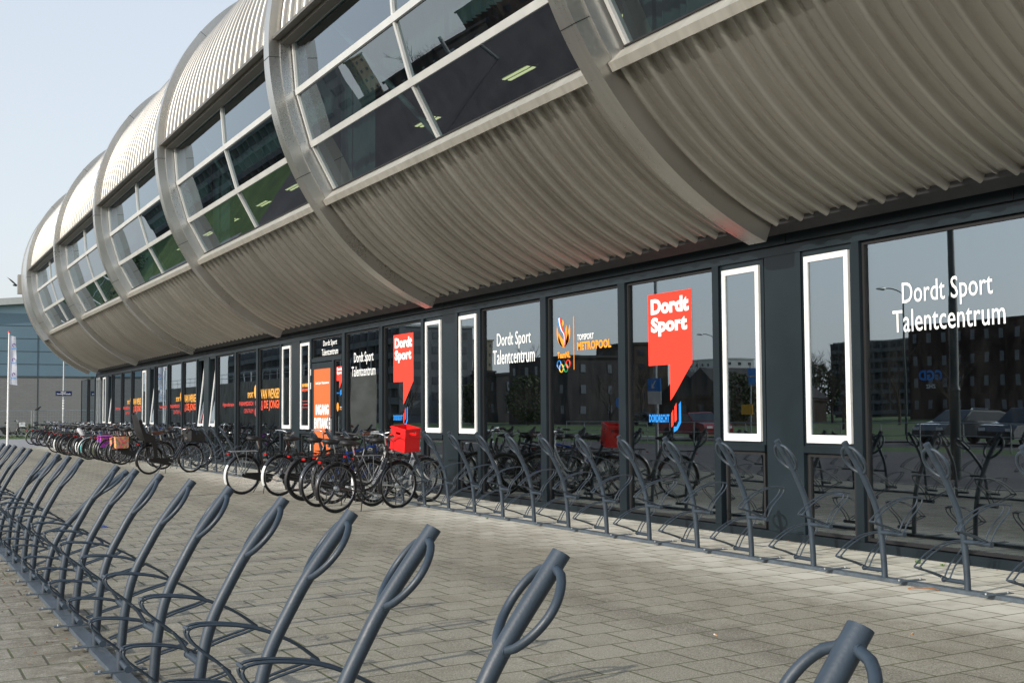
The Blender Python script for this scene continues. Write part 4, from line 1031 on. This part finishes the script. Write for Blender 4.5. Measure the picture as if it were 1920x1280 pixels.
# flagpoles
def flagpole(x, y, H, fmat, label, marks='lines', word=None, side=1):
    e = empty('flagpole', (x, y, gz(y)), 0, label, 'flagpole', 'flagpoles')
    b = MB(); b.tube([(0, 0, 0), (0, 0, H)], [.05, .032], 10); b.build('pole', 'white', e)
    MB().tube([(0, 0, H), (0, 0, H+.06)], .05, 10).build('pole_cap', 'red', e)
    fl = MB(); n = 14; vs_ = []
    for i in range(n+1):
        z = H-.12-i*2.15/n
        for j_ in range(5): u = j_/4; vs_.append((.02*sin(i*.6+u*3)*u, .03+(.25+.09*i/n)*u, z-.05*u))
    for i in range(n):
        for j_ in range(4): a = i*5+j_; fl.f.append((a, a+1, a+6, a+5)); fl.mi.append(0)
    fl.v = [(p[0], p[1]*side, p[2]) for p in vs_]; F = fl.build('flag', fmat, e, 60)
    if marks == 'lines':
        for zc in (.55, 1.2, 1.85):
            b = MB(); b.tube([(.058, side*(.20+.055*cos(t*.5)), H-zc+.07*sin(t*.5)) for t in range(10)], .016, 5); b.build('print', 'purple', e)
            b = MB(); b.box(.056, .062, side*.09, side*.32, H-zc-.17, H-zc-.12); b.build('print', 'lblue', e)
    elif word:
        t = text('lettering', word, (0, 1.5, 0, .26), 0, 'textw', e, .05); t.rotation_euler = (rad(90)*0, rad(-90), rad(90)); t.location = (.07, side*.33, H-2.0)
    return e
flagpole(-60, -3.36, 5.08, 'flagw', 'white flag with purple and blue print on a slim pole at the far left')
# street name sign
e = empty('street_sign', (-62, -.78, 0), 0, 'navy street name sign on a grey pole beside the parked bicycles', 'street sign')
MB().tube([(0, 0, 0), (0, 0, 2.2), (0, 0, 3.95)], [.055, .045, .038], 10).build('pole', 'galv', e)
MB().box(.05, .065, -.36, .36, 2.30, 2.52).build('name_plate', 'navy', e)
def ty(s, y0, y1, z0, z1, par, x, mat='textw'):
    t = text('lettering', s, (y0, y1, z0, z1), 0, mat, par, .03); t.rotation_euler = (0, 0, pi/2); t.location = (x, 0, 0); return t
ty('Henri', -.13, .09, 2.43, 2.495, e, .067); ty('Dunantpromenade', -.30, .30, 2.345, 2.42, e, .067)
st_ = MB()
for i in range(9): st_.tube([(0, 0, 1.1+i*.12), (0, 0, 1.15+i*.12)], .0475, 10)
st_.build('sticker', 'white', e)
# birds
def bird(x, y, z, flying, label):
    b = MB(); 
    b.tube([(0, -.17, 0), (0, -.12, .01), (0, -.02, 0), (0, .08, .01), (0, .14, .03), (0, .19, .03)], [.012, .04, .055, .035, .03, .006], 8)
    if flying:
        for s in (1, -1):
            vs_ = [(0, .04, .02), (.0, -.07, .02), (s*.05, -.05, .12), (s*.05, .06, .13)]
        b.add([(0, .05, .03), (0, -.06, .03), (.02, -.25, .20), (.03, -.46, .42), (.02, -.20, .26)], [(0, 1, 2, 4), (4, 2, 3)])
        b.add([(0, .05, .03), (0, -.06, .02), (-.02, .16, .0), (-.02, .44, .03), (0, .2, .07)], [(0, 1, 2, 4), (4, 2, 3)])
    else:
        b.add([(-.02, -.12, .02), (.02, -.12, .02), (.015, -.3, -.08), (-.015, -.3, -.08)], [(0, 1, 2, 3)]); b.tube([(0, 0, 0), (0, 0, -.12)], .01, 4)
    o = b.build('bird', 'feather', None, 50); o.location = (x, y, z); return tag(o, label, 'bird')
bird(-70, -2.17, 8.14, True, 'black bird flying in the sky left of the metal tube')
o = bird(-87.9, .95, 1.86, False, 'black bird perched on top of the mesh fence'); o.scale = (1.3, 1.3, 1.3); o.rotation_euler = (.5, 0, 0)

# ================================================================== WHAT THE GLASS REFLECTS (across the yard)
def block(name, label, x0, x1, y0, y1, h, wall, nwx, nwz, winmat='winglass', ww=.5, wh=.5, zb=-.5, balcony=False, side=True):
    e = empty(name, ((x0+x1)/2, (y0+y1)/2, 0), 0, label, 'building', None); cx, cy = e.location.x, e.location.y
    hx, hy = (x1-x0)/2, (y1-y0)/2
    MB().box(-hx, hx, -hy, hy, zb, h).build('wall', wall, e, 0)
    MB().box(-hx-.2, hx+.2, -hy-.2, hy+.2, h, h+.35).build('roof', 'eave' if wall == 'concrete' else wall, e, 0)
    fh = (h-.6)/nwz; px = 2*hx/nwx; cnt = 0
    wb = MB()
    for k in range(nwz):
        for i in range(nwx):
            x = -hx+px*(i+.5); z = .5+fh*(k+.5); b = MB() if nwx*nwz <= 60 else wb
            b.box(x-px*ww/2, x+px*ww/2, hy+.004, hy+.05, z-fh*wh/2, z+fh*wh/2)
            if b is not wb: b.build('window', winmat, e, 0)
    if wb.v:
        o = wb.build('windows', winmat, e, 0)
    if side:
        s = MB(); ny = max(2, int(2*hy/px))
        for k in range(nwz):
            for i in range(ny):
                y = -hy+2*hy/ny*(i+.5); z = .5+fh*(k+.5); s.box(hx+.004, hx+.05, y-px*ww/2, y+px*ww/2, z-fh*wh/2, z+fh*wh/2)
        s.build('side_windows', winmat, e, 0)
    if balcony:
        s = MB()
        for k in range(nwz):
            z = .5+fh*k; s.box(-hx, hx, hy+.06, hy+1.1, z, z+.18); s.box(-hx, hx, hy+1.02, hy+1.1, z+.18, z+1.0)
        for i in range(nwx+1):
            x = -hx+px*i; s.box(x-.1, x+.1, hy+.055, hy+1.15, .5, h)
        s.build('balcony', 'concrete', e, 0)
    return e
block('office_block', 'maroon brick office block seen mirrored in the rightmost pane', -153, -112, -165, -140, 14.6, 'brick_red', 14, 4, 'winlight', .28, .42)
gg = [o for o in COL.objects if o.name == 'office_block'][0]
b = text('lettering', 'GGD', (-2.4, 2.4, 0, 1.7), 0, 'blue', gg, .05); b.rotation_euler = (0, 0, pi); b.location = (-16.0, 12.6, 6.1)
b = text('lettering', 'ZHZ', (-1, 1, 0, .6), 0, 'textw', gg, .02); b.rotation_euler = (0, 0, pi); b.location = (-16.0, 12.6, 4.9)
block('apartment_block', 'pale balconied apartment slab mirrored left of the office block', -262, -226, -232, -220, 19, 'concrete', 12, 7, 'winglass', .6, .5, balcony=True)
block('dark_house', 'low dark brick block mirrored in the pane with the flame emblem', -157, -140, -78, -70, 8.3, 'brick_dark', 5, 3, 'winlight', .22, .4)
block('dark_house', 'second dark brick block mirrored in the pane beside the twin vents', -196, -181, -88, -80, 7.4, 'brick_dark', 5, 2, 'winlight', .22, .4)
block('dark_house', 'dark brick block mirrored furthest left behind the red flag film', -240, -214, -96, -84, 9.0, 'brick_dark', 6, 3, 'winlight', .22, .4)
block('brick_tower', 'dark brick tower block mirrored between the two middle panes', -201, -188, -117, -110, 13.2, 'brick_brown', 4, 5, 'winglass', .4, .4)
block('sand_tower', 'sand coloured narrow tower mirrored in the slim vent window', -281, -277, -126, -122.5, 19, 'yellowc', 2, 8, 'winglass', .3, .3)
block('apartment_block', 'long balconied apartment slab mirrored left of the entrance door', -300, -190, -80, -68, 15.5, 'concrete', 30, 6, 'winglass', .6, .5, balcony=True)
block('white_flats', 'small pale distant flats mirrored beside the brick tower', -310, -290, -215, -205, 16, 'bwhite', 6, 7, 'winglass', .3, .35)
for i, (x, y) in enumerate(((-117, -78), (-129, -84), (-141, -104))):
    e = block('brick_house', 'brown brick house with a pitched roof across the grass, %s from the right' % ordn[i], x-5.5, x+5.5, y-4, y+4, 2.9, 'brick_brown', 3, 1, 'winglass', .3, .45, side=False)
    MB().prism([(-5.8, 3.26), (5.8, 3.26), (0, 6.3)], 'y', -4.3, 4.3).build('pitched_roof', 'brick_dark', e, 0)
e = empty('weathered_hall', (-72, -21, 0), 0, 'long weathered brown sheet wall mirrored in the panes left of the entrance', 'building')
b = MB(); n = 700; x0, x1 = -120, -12; vs_ = []
for i in range(n+1):
    x = x0+(x1-x0)*i/n; dy = .06*(1 if (i//2) % 2 else -1); vs_ += [(x, dy, -.2), (x, dy, 4.3)]
b.add(vs_, [(2*i, 2*i+2, 2*i+3, 2*i+1) for i in range(n)]); b.build('sheet_wall', 'weathered', e, 0)
MB().box(x0, x1, -2, -.1, -.2, 4.28).build('wall_core', 'weathered', e, 0)
r = MB()
for z in (4.75, 5.15): r.tube([(x0, .0, z), (x1, .0, z)], .025, 6)
for i in range(58): r.tube([(x0+i*2, 0, 4.28), (x0+i*2, 0, 5.15)], .025, 6)
r.build('roof_railing', 'galv', e)
# lamp posts
def lamp(x, y, H, label, big=False):
    e = empty('street_lamp', (x, y, gz(y)), 0, label, 'street lamp', 'street lamps across the yard')
    b = MB()
    if big: b.tube([(0, 0, 0), (0, 0, 1.85), (0, 0, 1.9), (0, 0, 2.0), (0, 0, 3.9), (0, 0, 3.95), (0, 0, H)], [.115, .115, .13, .10, .09, .075, .06], 14)
    else: b.tube([(0, 0, 0), (0, 0, H)], [.08, .05], 8)
    b.tube(bezier3([(0, 0, H-.1), (0, .1, H+.3), (0, .8, H+.5), (0, 1.4, H+.5)], 4), .035, 6)
    b.build('pole', 'lampgrey', e); b = MB(); b.tube([(0, 1.3, H+.5), (0, 1.5, H+.48), (0, 2.0, H+.47)], [.03, .11, .05], 8); b.build('lamp_head', 'galv', e)
lamp(-20.0, -12.0, 7.5, 'thick dark lamp post mirrored behind the white lettering on the big pane', True)
lamp(-55.6, -45, 8.0, 'slim street lamp mirrored left of the thick lamp post'); lamp(-95, -60, 8.0, 'street lamp beside the lane mirrored behind the red flag film'); lamp(-30, -60, 8, 'street lamp beside the lane mirrored at the right edge')
# sign post
e = empty('parking_sign', (-34.6, -14, gz(-14)), 0, 'blue and white sign on a post mirrored beside the large red speech flag', 'sign')
MB().tube([(0, 0, 0), (0, 0, 6.6)], .06, 10).build('post', 'galv', e)
MB().box(-.37, .37, .062, .08, 2.15, 2.55).build('sign_plate', 'blue', e); MB().box(-.37, .37, .062, .08, 1.75, 2.148).build('lower_plate', 'white', e)
a_ = MB(); a_.tube([(.15, .09, 2.48), (-.05, .09, 2.25)], .02, 5); a_.tube([(-.05, .09, 2.25), (.07, .09, 2.27)], .02, 5); a_.tube([(-.05, .09, 2.25), (-.04, .09, 2.38)], .02, 5); a_.build('arrow', 'textw', e)
def roundsign(x, y, z, label, mat='blue', r=.3):
    e = empty('road_sign', (x, y, gz(y)), 0, label, 'sign'); MB().tube([(0, 0, 0), (0, 0, z)], .03, 8).build('post', 'galv', e)
    MB().tube([(0, .03, z-r), (0, .05, z-r)], r, 20).build('disc', mat, e); 
roundsign(-58, -27, 2.3, 'round blue road sign mirrored in the slim white vent window')
e = empty('direction_sign', (-70, -45, -.1), 0, 'yellow and blue direction sign mirrored in the right slim vent window', 'sign')
MB().tube([(0, 0, 0), (0, 0, 4.6)], .05, 8).build('post', 'galv', e); MB().box(-.9, .3, .06, .1, 1.3, 2.0).build('yellow_plate', 'yellow2', e); MB().box(-.1, .9, .06, .1, 3.3, 3.8).build('blue_plate', 'blue', e); MB().box(-.1, .9, .06, .1, 3.9, 4.4).build('blue_plate', 'blue', e)
# railing at the far side of the yard
e = empty('steel_railing', (0, -24.8, -.1), 0, 'grey steel tube railing between yard and lawn', 'railing')
r = MB(); r.tube([(-60, 0, 1.0), (20, 0, 1.0)], .024, 6); r.tube([(-60, 0, .55), (20, 0, .55)], .018, 6); r.build('rail', 'galv', e)
for i in range(41): MB().tube([(-60+2*i, 0, 0), (-60+2*i, 0, 1.0)], .024, 6).build('post', 'galv', e)
# cars
def car(x, y, rz, mat, label, suv=0):
    e = empty('parked_car', (x, y, gz(y)), rz, label, 'car', 'cars parked across the yard')
    h = 1.45+.15*suv
    P = [(-2.15, .35), (-2.2, .75), (-2.05, .98), (-1.75, h-.12), (-1.2, h), (.35, h), (1.05, .98), (1.95, .85), (2.18, .6), (2.15, .3)]
    b = MB(); n = len(P); vs_ = []
    for yy, ins in ((-.86, 0), (-.90, 0), (.90, 0), (.86, 0)):
        pass
    def ring(yy, k): return [(px, yy*(1-.16*max(0, pz-.95)/(h-.95)), pz) for px, pz in P]
    b.add(ring(-.9, 0)+ring(.9, 0), [tuple(range(n))[::-1], tuple(range(n, 2*n))]+[(i, (i+1) % n, n+(i+1) % n, n+i) for i in range(n)]); b.build('body', mat, e, 25)
    g_ = MB(); Q = [(-1.88, 1.0), (-1.62, h-.15), (-1.15, h-.07), (.32, h-.07), (.9, 1.0)]
    for s in (1, -1):
        yy = [s*(.905*(1-.16*max(0, pz-.95)/(h-.95))+.004) for _, pz in Q]
        g_.add([(Q[i][0], yy[i], Q[i][1]) for i in range(5)], [(0, 1, 2, 3, 4)])
    g_.add([(.42, -.74, h-.04), (.42, .74, h-.04), (1.04, .86, 1.0), (1.04, -.86, 1.0)], [(0, 1, 2, 3)]); g_.add([(-1.79, -.74, h-.14), (-1.79, .74, h-.14), (-2.07, .86, 1.0), (-2.07, -.86, 1.0)], [(0, 1, 2, 3)])
    g_.build('car_windows', 'carglass', e, 0)
    for wx in (-1.35, 1.35):
        for s in (1, -1):
            MB().tube([(wx, s*.70, .33), (wx, s*.93, .33)], .33, 20).tube([(wx, s*.931, .33), (wx, s*.94, .33)], .2, 12).build('wheel', 'tyre', e, 40)
    for s in (1, -1):
        MB().box(2.16, 2.2, s*.5, s*.8, .62, .74).build('headlight', 'white', e); MB().box(-2.22, -2.18, s*.55, s*.85, .72, .88).build('tail_light', 'lens', e)
car(-55.3, -30, 0, 'car_red', 'red parked car mirrored low in the pane with the red flag film')
car(-97.5, -96, .7, 'car_white', 'white car mirrored on the lane below the office block', 1)
car(-36.6, -33.5, pi/2, 'car_dark', 'dark parked car mirrored at the right edge of the big pane', 1); car(-40.2, -33.5, pi/2, 'car_grey', 'grey parked car mirrored left of the dark one')
car(-108.6, -69, 0, 'car_grey', 'grey car on the lane mirrored left of the thick lamp post'); car(-120, -69, 0, 'car_dark', 'dark car on the lane near the brick houses')
# bare trees
def bare_tree(x, y, H, label, seed, name='bare_tree', leafy=False, spread=.45):
    rnd = random.Random(seed); e = empty(name, (x, y, gz(y)-.1), 0, label, 'tree', 'trees across the lawn')
    tr = MB(); tw = MB()
    def grow(p, d, L, r, lv):
        q = p+d*L; mid = p+d*L*.5+V((rnd.uniform(-1, 1), rnd.uniform(-1, 1), 0))*L*.05
        (tr if lv < 2 else tw).tube([p, mid, q], [r, r*.85, r*.7], 6 if lv < 2 else 3, cap=False)
        if lv >= 5: return
        n = 3 if lv else 5
        for i in range(n):
            ax = V((rnd.uniform(-1, 1), rnd.uniform(-1, 1), rnd.uniform(-.2, .4))).normalized()
            nd = (d*(1-spread)+ax*spread+V((0, 0, .18))).normalized()
            st_ = p.lerp(q, rnd.uniform(.45, 1.)) if lv else p.lerp(q, .35+.65*i/(n-1) if n > 1 else 1)
            grow(st_, nd, L*rnd.uniform(.58, .78), r*.55, lv+1)
    grow(V((0, 0, 0)), V((0, 0, 1)), H*.38, H*.018, 0)
    tr.build('trunk', 'bark', e); tw.build('crown', 'twig', e, 0)
    if leafy:
        b = MB()
        for i in range(1500):
            a = V((rnd.gauss(0, 1), rnd.gauss(0, 1), rnd.gauss(0, 1))).normalized()*rnd.uniform(.5, 1)**.5; c = V((a.x*H*.42, a.y*H*.42, H*.5+a.z*H*.45)); s = H*.035
            q = V((rnd.uniform(-1, 1), rnd.uniform(-1, 1), rnd.uniform(-1, 1))).normalized(); o1 = q.orthogonal().normalized()*s; o2 = q.cross(o1)
            b.add([c-o1, c+o2*.6, c+o1, c-o2*.6], [(0, 1, 2, 3)])
        b.build('foliage', 'bush', e, 0)
tl = [(-150, -118, 13, 0), (-143, -112, 9, 1), (-176, -104, 13, 0), (-168, -92, 10, 0), (-205, -100, 15, 0), (-132, -60, 6.5, 1), (-120, -64, 7, 0), (-108, -72, 6, 1), (-160, -66, 6, 1), (-98, -85, 9, 0), (-90, -110, 10, 0), (-185, -120, 12, 0), (-80, -62, 7, 0), (-125, -100, 11, 0), (-110, -105, 10, 0), (-60, -75, 8, 1), (-215, -78, 12, 0), (-170, -60, 8, 0)]
for i, (x, y, h, lf) in enumerate(tl):
    bare_tree(x, y, h, ('brownish leafy shrub tree' if lf else 'bare winter tree')+' across the lawn, %s of those mirrored in the glass' % ordn[i], i, 'leafy_tree' if lf else 'bare_tree', lf)
flagpole(-79.7, -9.5, 5.0, 'flagr', 'red flag with white lettering on a pole mirrored in the panes left of the entrance', None, 'Dordt', -1)
flagpole(-89.9, -9.5, 4.7, 'flagw', 'white flag on a pole mirrored left of the red flag')
flagpole(-104.2, -9.5, 4.8, 'flagr', 'second red flag on a pole mirrored in the farthest panes', None, 'Dordt', -1)

# ================================================================== SMALL THINGS ON THE GROUND
def weed(x, y, s, label, seed):
    rnd = random.Random(seed); b = MB()
    for i in range(16):
        a = rnd.uniform(0, 2*pi); l = s*rnd.uniform(.5, 1); d = V((cos(a), sin(a), 0)); p = V((rnd.uniform(-.3, .3)*s, rnd.uniform(-.3, .3)*s, 0)); sd2 = V((-sin(a), cos(a), 0))*s*.07
        b.add([p-sd2, p+sd2, p+d*l*.6+V((0, 0, l*.5))+sd2*.8, p+d*l+V((0, 0, l*.55)), p+d*l*.6+V((0, 0, l*.5))-sd2*.8], [(0, 1, 2, 3, 4)])
    o = b.build('weed', 'leaf', None, 0); o.location = (x, y, gz(y)); tag(o, label, 'weed', 'weeds between the paving slabs')
ws = [(-8.55, -.35, .07, 'grass tuft by the glazed front below the right vent window'), (-8.3, -.30, .05, 'small grass tuft right beside the bigger tuft at the glazed front'), (-6.15, -1.56, .06, 'bright green tuft against the base rail at the right edge'), (-7.4, -1.38, .05, 'tiny green weed beside the right hand stand of the front row'), (-7.1, -.62, .05, 'tiny weed on the pale slabs near the right edge'), (-12.4, -.9, .05, 'tiny weed among the pale slabs in front of the pane with the red flag film'), (-14.9, -1.56, .05, 'tiny weed by the base rail before the pane with the flame emblem')]
for i, (x, y, s, l) in enumerate(ws): weed(x, y, s, l, i)
def butt(x, y, a, label):
    e = empty('cigarette_butt', (x, y, gz(y)+.005), a, label, 'cigarette butt'); MB().tube([(0, 0, 0), (.028, 0, 0)], .004, 8).build('filter', 'tan', e); MB().tube([(.0285, 0, 0), (.045, 0, 0)], .004, 8).build('paper', 'paper', e)
butt(-6.55, -3.98, 2.9, 'cigarette butt on the paving left of the one nearer the right edge'); butt(-5.95, -2.95, 2.2, 'cigarette butt on the paving nearer the right edge')
b = MB(); b.tube(bezier3([(0, 0, 0), (.05, -.02, .012), (.11, .03, .008), (.17, .01, .012), (.22, .03, 0)], 4), .006, 5); o = b.build('dry_twig', 'rust', None); o.location = (-7.35, -1.62, .008); o.rotation_euler = (0, 0, .5); tag(o, 'brown dry twig lying along the base rail of the front row', 'twig')
# leaf litter along the foreground rail and the wall foot
b = MB(); rnd = random.Random(5)
for i in range(620):
    if i < 420: x = rnd.uniform(-20, -1.5); y = -7.45-abs(rnd.gauss(0, .22))-.03
    else: x = rnd.uniform(-22, -5); y = -.09-abs(rnd.gauss(0, .05))
    s = rnd.uniform(.004, .014); a = rnd.uniform(0, 6.3); z = gz(y)+.004
    b.add([(x+s*cos(a), y+s*sin(a), z), (x-s*.6*sin(a), y+s*.6*cos(a), z+s*.5), (x-s*cos(a), y-s*sin(a), z), (x+s*.6*sin(a), y-s*.6*cos(a), z+s*.2)], [(0, 1, 2, 3)])
tag(b.build('leaf_litter', 'rust', None, 0), 'scattered brown crumbs of leaves along the rail and the wall foot', 'litter', kind='stuff')
b = MB(); b.box(-.20, .20, -.07, .07, 0, .004); o = b.build('blue_marking', 'bblue', None, 0); o.location = (-17.0, -6.05, gz(-6.05)+.001)
tag(o, 'small blue plate lying flat on the paving in the aisle', 'plate')
